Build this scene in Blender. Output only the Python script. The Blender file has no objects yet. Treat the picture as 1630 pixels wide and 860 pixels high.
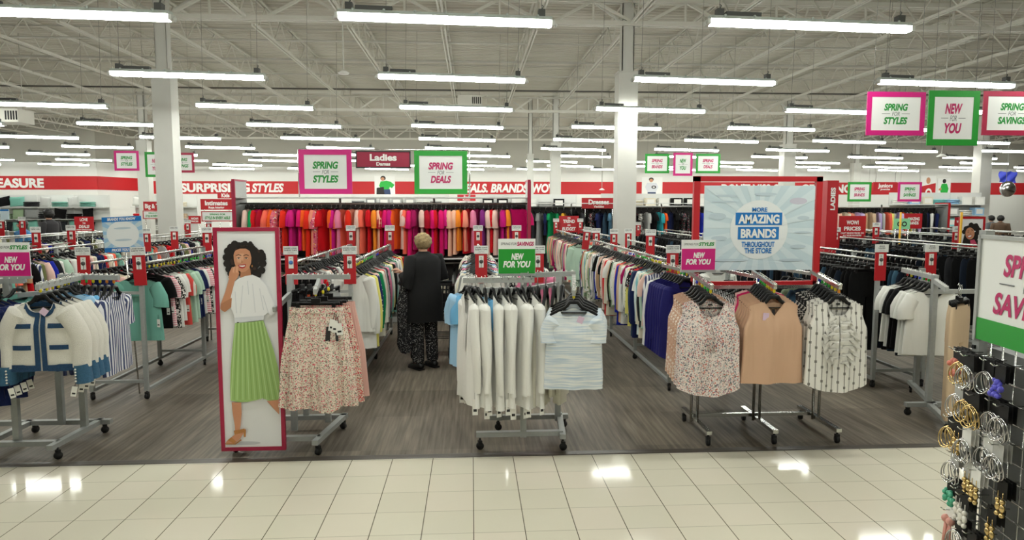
import bpy, math, random
from mathutils import Vector, Matrix, Euler
import numpy as np

# ---------------------------------------------------------------- camera, world, exposure
S = bpy.context.scene
COL = S.collection
FPX, EYE, YAW, PITCH = 1085.0, 2.005, 0.0592, 0.0925
cam_data = bpy.data.cameras.new('camera')
cam_data.sensor_width = 36.0
cam_data.lens = FPX / 1630 * 36.0
cam_data.clip_start = 0.05
cam_data.clip_end = 200
cam = bpy.data.objects.new('camera', cam_data)
cam.location = (0, 0, EYE)
cam.rotation_euler = (math.pi / 2 - PITCH, 0, -YAW)
COL.objects.link(cam)
S.camera = cam
W = bpy.data.worlds.new('world')
S.world = W
W.use_nodes = True
W.node_tree.nodes['Background'].inputs[0].default_value = (0.6, 0.62, 0.6, 1)
W.node_tree.nodes['Background'].inputs[1].default_value = 0.2
S.view_settings.view_transform = 'Standard'
S.view_settings.look = 'None'
S.view_settings.gamma = 1.0
S.view_settings.use_curve_mapping = False
S.view_settings.exposure = 0.0
LAMP = 50.0                      # emission of every fluorescent tube
S.cycles.use_denoising = True
S.cycles.max_bounces = 7
S.cycles.diffuse_bounces = 4
S.cycles.glossy_bounces = 3
S.cycles.transparent_max_bounces = 6
S.cycles.sample_clamp_indirect = 6.0
S.cycles.caustics_reflective = False
S.cycles.caustics_refractive = False

rnd = random.Random(11)
PI = math.pi

def at(px, py, y):
    """the point of the shop at depth y that the photograph shows at px, py"""
    cp, sp, cy, sy = math.cos(PITCH), math.sin(PITCH), math.cos(YAW), math.sin(YAW)
    fw = Vector((sy * cp, cy * cp, -sp)); rt = Vector((cy, -sy, 0)); up = rt.cross(fw)
    r = fw + rt * ((px - 815) / FPX) + up * ((430 - py) / FPX)
    return Vector((0, 0, EYE)) + r * (y / r.y)

# ---------------------------------------------------------------- materials
def lin(c):
    if isinstance(c, str):
        c = tuple(int(c[i:i + 2], 16) / 255 for i in (0, 2, 4))
    return tuple((x / 12.92 if x <= 0.04045 else ((x + 0.055) / 1.055) ** 2.4) for x in c)

MATS = {}
def mat(name, c, rough=0.6, metal=0.0, bump=None, spec=0.5, noise=None, emit=0, sheen=0):
    """bump = (scale, strength); noise = (scale, amount) varies the colour a little"""
    if name in MATS: return MATS[name]
    m = bpy.data.materials.new(name); m.use_nodes = True
    nt = m.node_tree; b = nt.nodes['Principled BSDF']
    col = lin(c)
    b.inputs['Base Color'].default_value = (*col, 1)
    b.inputs['Roughness'].default_value = rough
    b.inputs['Metallic'].default_value = metal
    b.inputs['Specular IOR Level'].default_value = spec
    if sheen: b.inputs['Sheen Weight'].default_value = sheen
    if emit:
        b.inputs['Emission Color'].default_value = (*col, 1)
        b.inputs['Emission Strength'].default_value = emit
    if bump or noise:
        tc = nt.nodes.new('ShaderNodeTexCoord')
    if bump:
        n = nt.nodes.new('ShaderNodeTexNoise'); n.inputs['Scale'].default_value = bump[0]; n.inputs['Detail'].default_value = 3
        nt.links.new(tc.outputs['Object'], n.inputs['Vector'])
        bp = nt.nodes.new('ShaderNodeBump'); bp.inputs['Strength'].default_value = bump[1]; bp.inputs['Distance'].default_value = 0.01
        nt.links.new(n.outputs['Fac'], bp.inputs['Height']); nt.links.new(bp.outputs['Normal'], b.inputs['Normal'])
    if noise:
        n = nt.nodes.new('ShaderNodeTexNoise'); n.inputs['Scale'].default_value = noise[0]; n.inputs['Detail'].default_value = 5
        nt.links.new(tc.outputs['Object'], n.inputs['Vector'])
        r = nt.nodes.new('ShaderNodeValToRGB'); k = noise[1]
        r.color_ramp.elements[0].position = 0.3; r.color_ramp.elements[1].position = 0.7
        r.color_ramp.elements[0].color = (*[x * (1 - k) for x in col], 1); r.color_ramp.elements[1].color = (*[min(1, x * (1 + k)) for x in col], 1)
        nt.links.new(n.outputs['Fac'], r.inputs['Fac']); nt.links.new(r.outputs['Color'], b.inputs['Base Color'])
    MATS[name] = m
    return m

class NT:
    """short node builder"""
    def __init__(self, name, rough=0.75):
        self.m = bpy.data.materials.new(name); self.m.use_nodes = True
        self.t = self.m.node_tree; self.b = self.t.nodes['Principled BSDF']
        self.b.inputs['Roughness'].default_value = rough
        self.b.inputs['Specular IOR Level'].default_value = 0.3
        MATS[name] = self.m
    def n(self, kind, **kw):
        x = self.t.nodes.new('ShaderNode' + kind)
        for k, v in kw.items():
            if k in x.inputs: x.inputs[k].default_value = v
            else: setattr(x, k, v)
        return x
    def l(self, a, b): self.t.links.new(a, b)
    def math(self, op, a, b=None, c=None):
        x = self.n('Math', operation=op)
        for i, v in enumerate((a, b, c)):
            if v is None: continue
            if isinstance(v, (int, float)): x.inputs[i].default_value = v
            else: self.l(v, x.inputs[i])
        return x.outputs[0]
    def mix(self, fac, a, b):
        x = self.n('Mix', data_type='RGBA')
        for i, v in ((0, fac), (6, a), (7, b)):
            if isinstance(v, (int, float)): x.inputs[i].default_value = v
            elif isinstance(v, tuple): x.inputs[i].default_value = (*v[:3], 1)
            else: self.l(v, x.inputs[i])
        return x.outputs[2]
    def xyz(self):
        tc = self.n('TexCoord'); s = self.n('SeparateXYZ'); self.l(tc.outputs['Object'], s.inputs[0])
        self.tc = tc
        return s.outputs
    def out(self, col): self.l(col, self.b.inputs['Base Color'])
    def ramp(self, fac, stops, const=False):
        r = self.n('ValToRGB')
        cr = r.color_ramp
        if const: cr.interpolation = 'CONSTANT'
        while len(cr.elements) < len(stops): cr.elements.new(0.5)
        for e, (p, c) in zip(cr.elements, stops): e.position = p; e.color = (*lin(c), 1)
        self.l(fac, r.inputs['Fac']); return r.outputs['Color']
    def drape(self, strength=.5, dist=.018, sx=15.0, sz=1.6):
        """soft vertical folds of hanging cloth"""
        mp = self.n('Mapping'); mp.inputs['Scale'].default_value = (sx, sx * .4, sz); self.l(self.tc.outputs['Object'], mp.inputs[0])
        n = self.n('TexNoise', Scale=1.0, Detail=2.0); self.l(mp.outputs[0], n.inputs['Vector']); self.bump(n.outputs['Fac'], strength, dist)
    def bump(self, h, strength=0.3, dist=0.01):
        bp = self.n('Bump'); bp.inputs['Strength'].default_value = strength; bp.inputs['Distance'].default_value = dist
        self.l(h, bp.inputs['Height']); self.l(bp.outputs['Normal'], self.b.inputs['Normal'])

def fabric_plain():
    """cloth whose dye is the object's own colour"""
    k = NT('fabric_plain', 0.85)
    oi = k.n('ObjectInfo'); k.xyz()
    w = k.n('TexNoise', Scale=220.0, Detail=2.0); k.l(k.tc.outputs['Object'], w.inputs['Vector'])
    k.out(oi.outputs['Color']); k.drape(.5)
    k.b.inputs['Sheen Weight'].default_value = 0.04; k.b.inputs['Specular IOR Level'].default_value = 0.15
    return k.m
def fabric_stripe(name, a, b, period, duty, axis=0, wob=0.0, rough=0.8):
    k = NT(name, rough); o = k.xyz(); v = o[axis]
    if wob:
        n = k.n('TexNoise', Scale=6.0); k.l(k.tc.outputs['Object'], n.inputs['Vector'])
        v = k.math('ADD', v, k.math('MULTIPLY', n.outputs['Fac'], wob))
    f = k.math('FRACT', k.math('DIVIDE', v, period))
    k.out(k.mix(k.math('LESS_THAN', f, duty), lin(a), lin(b))); k.drape(.45); return k.m
def fabric_floral(name, base, spots, scale, size, scale2=None, size2=0.3, spots2=None):
    k = NT(name, 0.8); k.xyz()
    wn = k.n('TexNoise', Scale=scale * 1.3, Detail=2.0); k.l(k.tc.outputs['Object'], wn.inputs['Vector'])
    def layer(under, sc, sz, cols):
        mx = k.n('Mix', data_type='VECTOR'); mx.inputs[0].default_value = 0.012 * 40 / sc
        k.l(k.tc.outputs['Object'], mx.inputs[4]); k.l(wn.outputs['Color'], mx.inputs[5])
        v = k.n('TexVoronoi', Scale=sc); k.l(mx.outputs[1], v.inputs['Vector'])
        sp = k.n('SeparateColor'); k.l(v.outputs['Color'], sp.inputs[0])
        n = len(cols)
        cr = k.ramp(sp.outputs[0], [(i / n, c) for i, c in enumerate(cols)], True)
        rad = k.math('MULTIPLY', k.math('ADD', sp.outputs[1], 0.35), sz)
        return k.mix(k.math('LESS_THAN', v.outputs['Distance'], rad), under, cr)
    c = layer(lin(base), scale, size, spots)
    if scale2: c = layer(c, scale2, size2, spots2 or spots)
    k.out(c); k.drape(.5); return k.m
def fabric_brush(name, a, b, sx, sz, lo=0.42, hi=0.58):
    k = NT(name, 0.8); k.xyz()
    mp = k.n('Mapping'); mp.inputs['Scale'].default_value = (sx, sx, sz); k.l(k.tc.outputs['Object'], mp.inputs[0])
    n = k.n('TexNoise', Scale=1.0, Detail=4.0); k.l(mp.outputs[0], n.inputs['Vector'])
    k.out(k.ramp(n.outputs['Fac'], [(lo, a), (hi, b)])); k.drape(.45); return k.m

M_PLAIN = fabric_plain()
M_BLACK = mat('black_plastic', '070708', 0.5, spec=.3)
M_CHROME = mat('chrome', 'd8d9d6', 0.22, 1.0)
M_RAIL = mat('brushed_rail', 'c9cac6', 0.3, 1.0)
M_GREY = mat('grey_powder_coat', '9c9f9c', 0.45, noise=(40, 0.05))
M_WHITE = mat('white_print', 'ecece8', 0.6)
M_SIGNW = mat('sign_white', 'e3e5e2', 0.5, noise=(3, 0.02))
M_RED = mat('shop_red', 'b3101c', 0.5)
M_WALLRED = mat('wall_red', 'bb0f18', 0.6)
M_MAROON = mat('maroon', 'a3173f', 0.5)
M_MAGENTA = mat('magenta', 'c81478', 0.5)
M_GREEN = mat('sign_green', '159027', 0.5)
M_TXTG = mat('text_green', '1c8a35', 0.55)
M_TXTM = mat('text_magenta', 'b5125c', 0.55)
M_TXTGREY = mat('text_grey', '55575a', 0.6)
M_BLUE = mat('sign_blue', '1273bd', 0.5)
M_DARK = mat('text_dark', '202022', 0.6)
M_CARD = mat('card_white', 'e9e8e2', 0.6)
M_DISC = mat('size_disc', '4a4846', 0.4)
M_GOLD = mat('gold', 'd8bd83', 0.25, 1.0)
M_SILVER = mat('silver', 'cfcfd0', 0.18, 1.0)
M_RUBBER = mat('rubber', '111112', 0.6)
M_STEELWHITE = mat('ceiling_white_steel', 'dcdbd1', 0.6)

# ---------------------------------------------------------------- mesh helpers
class MB:
    def __init__(self): self.v = []; self.f = []; self.mi = []; self.sm = []
    def add(self, vs, fs, mi=0, smooth=False):
        o = len(self.v); self.v += [tuple(p) for p in vs]
        for f in fs: self.f.append(tuple(i + o for i in f)); self.mi.append(mi); self.sm.append(smooth)
        return self
    def box(self, c, s, mi=0, rot=None):
        x, y, z = s[0] / 2, s[1] / 2, s[2] / 2
        vs = [Vector(p) for p in ((-x, -y, -z), (x, -y, -z), (x, y, -z), (-x, y, -z), (-x, -y, z), (x, -y, z), (x, y, z), (-x, y, z))]
        if rot is not None:
            R = Euler(rot).to_matrix(); vs = [R @ p for p in vs]
        c = Vector(c)
        return self.add([p + c for p in vs], [(0, 3, 2, 1), (4, 5, 6, 7), (0, 1, 5, 4), (1, 2, 6, 5), (2, 3, 7, 6), (3, 0, 4, 7)], mi)
    def bar(self, p, q, w, h=None, mi=0):
        """rectangular bar from p to q"""
        p, q = Vector(p), Vector(q); d = (q - p); h = h or w
        if d.length < 1e-6: return self
        d.normalize()
        a = d.cross(Vector((0, 0, 1)))
        if a.length < 1e-4: a = Vector((1, 0, 0))
        a.normalize(); b = a.cross(d)
        vs = []
        for e in (p, q):
            for sa, sb in ((-1, -1), (1, -1), (1, 1), (-1, 1)): vs.append(e + a * sa * w / 2 + b * sb * h / 2)
        return self.add(vs, [(0, 1, 2, 3), (7, 6, 5, 4), (0, 4, 5, 1), (1, 5, 6, 2), (2, 6, 7, 3), (3, 7, 4, 0)], mi)
    def tube(self, pts, r, n=8, mi=0, caps=True, closed=False):
        pts = [Vector(p) for p in pts]; K = len(pts)
        rs = r if isinstance(r, (list, tuple)) else [r] * K
        ref = None; vs = []
        for i, p in enumerate(pts):
            d = (pts[(i + 1) % K] - pts[i - 1]) if closed else (pts[min(i + 1, K - 1)] - pts[max(i - 1, 0)])
            if d.length < 1e-9: d = Vector((0, 0, 1))
            d.normalize()
            if ref is None:
                ref = d.cross(Vector((0, 0, 1)))
                if ref.length < 0.05: ref = d.cross(Vector((0, 1, 0)))
            a = ref - d * ref.dot(d)
            if a.length < 1e-6: a = d.orthogonal()
            a.normalize(); ref = a; b = d.cross(a)
            rr = rs[i]; ra, rb = rr if isinstance(rr, tuple) else (rr, rr)
            for k in range(n):
                t = 2 * PI * k / n; vs.append(p + a * ra * math.cos(t) + b * rb * math.sin(t))
        fs = []
        for i in range(K if closed else K - 1):
            j = (i + 1) % K
            for k in range(n): fs.append((i * n + k, i * n + (k + 1) % n, j * n + (k + 1) % n, j * n + k))
        if caps and not closed: fs += [tuple(range(n))[::-1], tuple((K - 1) * n + k for k in range(n))]
        return self.add(vs, fs, mi, True)
    def disc(self, c, r, axis, mi=0, n=16, th=0.002):
        c = Vector(c); a = Vector(axis).normalized()
        return self.tube([c - a * th / 2, c + a * th / 2], r, n, mi)
    def ball(self, c, r, mi=0, n=10, m=7, sc=(1, 1, 1)):
        vs = []; fs = []
        for i in range(m + 1):
            ph = PI * i / m
            for k in range(n):
                t = 2 * PI * k / n
                vs.append((c[0] + r * sc[0] * math.sin(ph) * math.cos(t), c[1] + r * sc[1] * math.sin(ph) * math.sin(t), c[2] + r * sc[2] * math.cos(ph)))
        for i in range(m):
            for k in range(n): fs.append((i * n + k, (i + 1) * n + k, (i + 1) * n + (k + 1) % n, i * n + (k + 1) % n))
        return self.add(vs, fs, mi, True)
    def poly(self, pts2, y, mi=0):
        """flat polygon in X-Z at y, facing -y"""
        return self.add([(x, y, z) for x, z in pts2], [tuple(range(len(pts2)))], mi)
    def grid(self, P, mi=0, wrap=False, smooth=True):
        """P[row][col] of points"""
        R, Cn = len(P), len(P[0]); vs = [p for r in P for p in r]; fs = []
        for i in range(R - 1):
            for k in range(Cn if wrap else Cn - 1):
                fs.append((i * Cn + k, (i + 1) * Cn + k, (i + 1) * Cn + (k + 1) % Cn, i * Cn + (k + 1) % Cn))
        return self.add(vs, fs, mi, smooth)
    def mesh(self, name, mats):
        me = bpy.data.meshes.new(name)
        me.from_pydata(self.v, [], self.f)
        for m in (mats if isinstance(mats, (list, tuple)) else [mats]): me.materials.append(m)
        me.polygons.foreach_set('material_index', self.mi)
        me.polygons.foreach_set('use_smooth', self.sm)
        me.update()
        return me
    def build(self, name, mats, parent=None, loc=(0, 0, 0), rot=(0, 0, 0)):
        return put(name, self.mesh(name, mats), parent, loc, rot)

def put(name, me, parent=None, loc=(0, 0, 0), rot=(0, 0, 0), scale=None):
    o = bpy.data.objects.new(name, me); COL.objects.link(o)
    o.location = loc; o.rotation_euler = rot
    if scale: o.scale = scale
    if parent is not None: o.parent = parent
    return o

LABELS = {}
def tag(o, label, cat, group=None):
    o['label'] = label; o['category'] = cat
    if group: o['group'] = group
    n = len(label.split())
    if n < 4 or n > 16: print('LABEL LENGTH', n, label)
    if label in LABELS and not group: print('DUP LABEL', label)
    LABELS[label] = LABELS.get(label, 0) + 1
    return o
def thing(name, label, cat, loc=(0, 0, 0), rz=0, group=None):
    o = bpy.data.objects.new(name, None); COL.objects.link(o)
    o.location = loc; o.rotation_euler = (0, 0, rz); o.empty_display_size = 0.1
    return tag(o, label, cat, group)
def struct(o): o['kind'] = 'structure'; return o
ORD = ['first', 'second', 'third', 'fourth', 'fifth', 'sixth', 'seventh', 'eighth', 'ninth', 'tenth', 'eleventh', 'twelfth', 'thirteenth', 'fourteenth', 'fifteenth',
       'sixteenth', 'seventeenth', 'eighteenth', 'nineteenth', 'twentieth']
TENS = ['', '', 'twenty', 'thirty', 'forty', 'fifty', 'sixty', 'seventy', 'eighty', 'ninety']
def ordinal(i):
    if i < 20: return ORD[i]
    k = i + 1
    if k >= 100: return '%dth' % k
    if k % 10 == 0: return TENS[k // 10][:-1] + 'ieth'
    return TENS[k // 10] + '-' + ORD[k % 10 - 1]

# lettering ------------------------------------------------------
_txt = {}
def text_mesh(s, h, m, width=None, shear=0.0, bold=0.0, cond=1.0, depth=0.0):
    """flat lettering in X-Z facing -Y, centred, capital height h; width squeezes it to fit"""
    key = (s, round(h, 4), m.name, width and round(width, 4), shear, bold, cond)
    if key in _txt: return _txt[key]
    cu = bpy.data.curves.new('lettering', 'FONT'); cu.body = s; cu.size = 1.0; cu.shear = shear
    cu.offset = bold; cu.align_x = 'CENTER'; cu.resolution_u = 5 if h > .03 else 2; cu.fill_mode = 'FRONT'
    o = bpy.data.objects.new('lettering', cu); COL.objects.link(o)
    dg = bpy.context.evaluated_depsgraph_get()
    me = bpy.data.meshes.new_from_object(o.evaluated_get(dg))
    bpy.data.objects.remove(o); bpy.data.curves.remove(cu)
    n = len(me.vertices); co = np.empty(n * 3); me.vertices.foreach_get('co', co); co = co.reshape(-1, 3)
    ref_h = 0.73
    x0, x1 = co[:, 0].min(), co[:, 0].max()
    k = h / ref_h; kx = k * cond
    if width: kx = width / (x1 - x0)
    new = np.zeros_like(co)
    new[:, 0] = (co[:, 0] - (x0 + x1) / 2) * kx; new[:, 2] = (co[:, 1] - ref_h / 2) * k
    me.vertices.foreach_set('co', new.ravel())
    me.materials.clear(); me.materials.append(m); me.name = 'lettering'; me.update()
    _txt[key] = me
    return me
def letter(parent, s, h, m, x, y, z, rz=0, width=None, shear=0.0, bold=0.02, cond=1.0, name='lettering'):
    return put(name, text_mesh(s, h, m, width, shear, bold, cond), parent, (x, y, z), (0, 0, rz))
# ================================================================ THE SETTING
XL, XR, YF, YB = -34.0, 38.0, -4.0, 42.0
CEIL = 6.75
# tiled aisle in front
k = NT('aisle_tile', 0.06); o = k.xyz()
fx = k.math('FRACT', k.math('ADD', k.math('DIVIDE', o[0], 0.32), 100.0))
fy = k.math('FRACT', k.math('ADD', k.math('DIVIDE', k.math('SUBTRACT', 5.3, o[1]), 0.313), 100.0))
lw = 0.006
j1 = k.math('LESS_THAN', fx, lw / 0.32); j2 = k.math('LESS_THAN', fy, lw * 0.7 / 0.313)
ix = k.math('FLOOR', k.math('DIVIDE', o[0], 0.32)); iy = k.math('FLOOR', k.math('DIVIDE', k.math('SUBTRACT', 5.3, o[1]), 0.313))
cmb = k.n('CombineXYZ'); k.l(ix, cmb.inputs[0]); k.l(iy, cmb.inputs[1])
wn = k.n('TexWhiteNoise'); k.l(cmb.outputs[0], wn.inputs[0])
base = k.ramp(wn.outputs['Value'], [(0.0, 'd6d1bf'), (0.5, 'dad5c3'), (1.0, 'dcd4c4')])
nz = k.n('TexNoise', Scale=5.0, Detail=6.0); k.l(k.tc.outputs['Object'], nz.inputs['Vector'])
base = k.mix(k.math('MULTIPLY', nz.outputs['Fac'], 0.12), base, lin('c4bfaa'))
col = k.mix(j2, base, lin('a39e8b')); col = k.mix(j1, col, lin('6b6557'))
k.out(col); k.b.inputs['Specular IOR Level'].default_value = 0.07
k.l(k.math('ADD', k.math('MULTIPLY', nz.outputs['Fac'], 0.05), 0.05), k.b.inputs['Roughness'])
# grey-brown vinyl planks under the racks
k = NT('vinyl_plank', 0.5); o = k.xyz()
px_ = k.math('FLOOR', k.math('DIVIDE', o[0], 0.46)); py_ = k.math('FLOOR', k.math('DIVIDE', o[1], 0.92))
cmb = k.n('CombineXYZ'); k.l(px_, cmb.inputs[0]); k.l(py_, cmb.inputs[1])
wn = k.n('TexWhiteNoise'); k.l(cmb.outputs[0], wn.inputs[0])
mp = k.n('Mapping'); mp.inputs['Scale'].default_value = (34, 1.6, 1); k.l(k.tc.outputs['Object'], mp.inputs[0])
g = k.n('TexNoise', Scale=1.0, Detail=6.0); k.l(mp.outputs[0], g.inputs['Vector'])
mp2 = k.n('Mapping'); mp2.inputs['Scale'].default_value = (9, 0.8, 1); k.l(k.tc.outputs['Object'], mp2.inputs[0])
g2 = k.n('TexNoise', Scale=1.0, Detail=3.0); k.l(mp2.outputs[0], g2.inputs['Vector'])
f = k.math('ADD', k.math('MULTIPLY', g.outputs['Fac'], 0.6), k.math('ADD', k.math('MULTIPLY', g2.outputs['Fac'], 0.3), k.math('MULTIPLY', wn.outputs['Value'], 0.14)))
k.out(k.ramp(f, [(0.36, '544c42'), (0.5, '6b6358'), (0.62, '7d7467'), (0.72, '8e8576')]))
k.b.inputs['Specular IOR Level'].default_value = 0.22

struct(MB().add([(XL, YF, 0), (XR, YF, 0), (XR, 5.32, 0), (XL, 5.32, 0)], [(0, 1, 2, 3)]).build('floor_tiles', MATS['aisle_tile']))
struct(MB().add([(XL, 5.42, 0), (XR, 5.42, 0), (XR, YB, 0), (XL, YB, 0)], [(0, 1, 2, 3)]).build('floor_planks', MATS['vinyl_plank']))
M_STRIP = mat('threshold_strip', '4b443c', 0.4, noise=(8, 0.15))
struct(MB().add([(XL, 5.32, 0), (XR, 5.32, 0), (XR, 5.335, 0.004), (XL, 5.335, 0.004), (XR, 5.405, 0.004), (XL, 5.405, 0.004), (XR, 5.42, 0), (XL, 5.42, 0)],
                [(0, 1, 2, 3), (3, 2, 4, 5), (5, 4, 6, 7)]).build('trim_1', M_STRIP))
# roof deck (ribs run across the shop)
k = NT('roof_deck', 0.8); o = k.xyz()
n_ = k.n('TexNoise', Scale=0.35, Detail=3.0); k.l(k.tc.outputs['Object'], n_.inputs['Vector'])
k.out(k.ramp(n_.outputs['Fac'], [(0.35, 'd3d1c5'), (0.65, 'dcdacf')]))
deck = MB(); P = []
y = YF - 0.2
prof = ((0.0, 0.0), (0.09, 0.0), (0.12, 0.05), (0.20, 0.05))
rows = []
while y < YB + 0.3:
    for dy, dz in prof: rows.append((y + dy, CEIL + dz))
    y += 0.23
deck.grid([[(XL - .1, yy, zz), (XR + .1, yy, zz)] for yy, zz in rows], smooth=False)
struct(deck.build('ceiling', MATS['roof_deck']))
M_COLUMN = mat('column_paint', 'cfcfc8', 0.55, noise=(2, 0.03))
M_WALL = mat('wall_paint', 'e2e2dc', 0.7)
M_WALLSIDE = mat('side_wall_paint', 'c2c1b8', 0.7)

# girders (trusses across the shop) and joists (along it)
def girder(y, zb, zt, x0, x1):
    m = MB()
    for dy in (-0.07, 0.07):
        m.bar((x0, y + dy, zb + .05), (x1, y + dy, zb + .05), 0.06, 0.10); m.bar((x0, y + dy, zt), (x1, y + dy, zt), 0.06, 0.1)
    x = x0; up = True
    while x < x1 - 1.0:
        m.bar((x, y, zb if up else zt), (x + 1.05, y, zt if up else zb), 0.06, 0.06)
        if up: m.bar((x + 1.05, y, zb), (x + 1.05, y, zt), 0.04, 0.04)
        x += 1.05; up = not up
    return m
for gy, zb in ((15.6, 6.05), (28.4, 5.86), (40.6, 5.9)):
    struct(girder(gy, zb, 6.6, XL, XR).build('beam_girder', M_STEELWHITE))
def joist(y0, y1, zb, zt):
    m = MB()
    for dx in (-0.04, 0.04):
        m.bar((dx, y0 + .35, zb), (dx, y1 - .35, zb), 0.035, 0.05); m.bar((dx, y0, zt), (dx, y1, zt), 0.035, 0.05)
    n = 20; st = (y1 - y0) / n
    for i in range(n):
        a, b = y0 + i * st, y0 + (i + 1) * st
        up = i % 2 == 0
        if i == 0: m.bar((0, a + .05, zt), (0, b, zb), 0.03)
        elif i == n - 1: m.bar((0, a, zb), (0, b - .05, zt), 0.03)
        else: m.bar((0, a, zt if up else zb), (0, b, zb if up else zt), 0.03)
    return m
jm = [(joist(15.6, 28.4, 6.05, 6.68).mesh('joist', M_STEELWHITE), -19, 22), (joist(28.4, 40.6, 5.95, 6.68).mesh('joist', M_STEELWHITE), -25, 36), (joist(2.8, 15.6, 6.05, 6.68).mesh('joist', M_STEELWHITE), -14, 15)]
for me, xa, xb in jm:
    i = math.ceil((xa + .62) / 2.1)
    while -0.62 + 2.1 * i < xb:
        struct(put('beam_joist', me, None, (-0.62 + 2.1 * i, 0, 0))); i += 1
# bridging and sprinkler pipes across the shop
M_PIPE = mat('pipe_white', 'c4c3ba', 0.5)
M_DARKPIPE = mat('conduit_dark', '55544e', 0.5)
for py_, pz, pr, m_ in ((17.6, 6.1, .025, M_PIPE), (18.6, 6.62, .02, M_PIPE), (19.8, 6.1, .035, M_PIPE), (21.8, 6.08, .025, M_PIPE), (22.8, 6.6, .02, M_PIPE), (24.9, 6.15, .03, M_DARKPIPE), (26.0, 6.08, .03, M_PIPE), (31.0, 6.0, .03, M_PIPE), (34.5, 6.0, .03, M_PIPE), (37.0, 6.0, .03, M_PIPE)):
    struct(MB().tube([(XL, py_, pz), (XR, py_, pz)], pr, 6).build('beam_pipe', m_))
# columns: slim steel above, boxed cladding below
def column(x, y, w, ztop):
    m = MB(); m.box((x, y, ztop / 2), (w, w, ztop))
    m.box((x, y, ztop + .02), (w + .03, w + .03, 0.04)); m.box((x, y, .06), (w + .04, w + .04, .12))
    s = w * 0.62
    m.box((x - s / 2 + .01, y, (ztop + CEIL) / 2), (.02, s, CEIL - ztop)); m.box((x + s / 2 - .01, y, (ztop + CEIL) / 2), (.02, s, CEIL - ztop))
    m.box((x, y - s / 2 + .01, (ztop + CEIL) / 2), (s, .02, CEIL - ztop))
    for sx in (-1, 1): m.bar((x + sx * .1, y, 6.15), (x + sx * .75, y, 6.6), .05)
    return struct(m.build('pillar', M_COLUMN))
for c in ((-6.73, 15.75, .40, 4.95), (3.555, 15.75, .44, 5.02), (3.5, 28.5, .42, 4.6), (2.62, 30.5, .28, 4.3), (13.4, 28.5, .5, 4.6), (23.2, 40.3, .44, 4.6), (22.05, 28.5, .5, 4.6), (-13.1, 28.5, .42, 4.6), (13.95, 15.75, .42, 5.0)):
    column(*c)
# walls
def wall(name, pts, z0, z1, m): 
    mb = MB()
    for a, b in zip(pts, pts[1:]): mb.add([(a[0], a[1], z0), (b[0], b[1], z0), (b[0], b[1], z1), (a[0], a[1], z1)], [(0, 1, 2, 3)])
    return struct(mb.build(name, m))
YA = 38.5
cA = at(155, 290, YA); cB = at(236, 290, YB)
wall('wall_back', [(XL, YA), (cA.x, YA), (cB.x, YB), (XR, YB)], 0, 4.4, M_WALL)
wall('wall_back_upper', [(XL, YA), (cA.x, YA), (cB.x, YB), (XR, YB)], 4.4, CEIL + .05, mat('upper_wall_grey', 'a9a79c', .8))  # upper part of the back wall, a darker grey than below
wall('wall_left', [(XL, YF), (XL, YA)], 0, CEIL + .05, M_WALLSIDE)
wall('wall_right', [(XR, YB), (XR, YF)], 0, CEIL + .05, M_WALLSIDE)
wall('wall_front', [(XR, YF), (XL, YF)], 0, CEIL + .05, M_WALLSIDE)
# the red band painted round the back wall
e = 0.02
za0, za1 = at(100, 302, YA).z, at(100, 280.5, YA).z
zb0, zb1 = at(600, 309, YB).z, at(600, 289, YB).z
def band(name, a, b, z0, z1):
    d = Vector((b[0] - a[0], b[1] - a[1], 0)).normalized(); n = Vector((d.y, -d.x, 0)) * e
    m = MB(); vs = []
    for p in (a, b):
        for q in (Vector((p[0], p[1], 0)), Vector((p[0], p[1], 0)) + n):
            vs += [(q.x, q.y, z0), (q.x, q.y, z1)]
    m.add(vs, [(2, 6, 7, 3), (0, 1, 3, 2), (4, 6, 7, 5), (1, 5, 7, 3), (0, 2, 6, 4)])
    return struct(m.build(name, M_WALLRED))
band('trim_2', (XL, YA), (cA.x, YA), za0, za1)
band('trim_3', (cA.x, YA), (cB.x, YB), za0, za1)
for i, (xa, xb) in enumerate(((236, 597), (629, 1022), (1054, 1465), (1502, 1700))):
    band('trim_%d' % (4 + i), (at(xa, 300, YB).x, YB), (at(xb, 300, YB).x, YB), zb0, zb1)
zc = (zb0 + zb1) / 2; hh = (zb1 - zb0)
def wall_text(s, px0, px1, yb=YB, z=None, h=None, shear=0.0, top=None):
    a, b = at(px0, 300, yb).x, at(px1, 300, yb).x
    p = struct(put('trim_lettering', text_mesh(s, h or hh * .66, M_WHITE, b - a, shear, 0.045), None, ((a + b) / 2, yb - .035, z or zc)))
wall_text('TREASURE', -32, 71, YA, (za0 + za1) / 2, (za1 - za0) * .66)
wall_text('SURPRISING', 288, 398); wall_text('STYLES', 401, 452, shear=.2)
wall_text('DEALS. BRANDS.', 729, 843, shear=.2); wall_text('WOW!', 846, 892, shear=.1)
wall_text("DON'T MISS OUT!", 1148, 1264); wall_text('GET IT NOW!', 1275, 1378)

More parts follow.
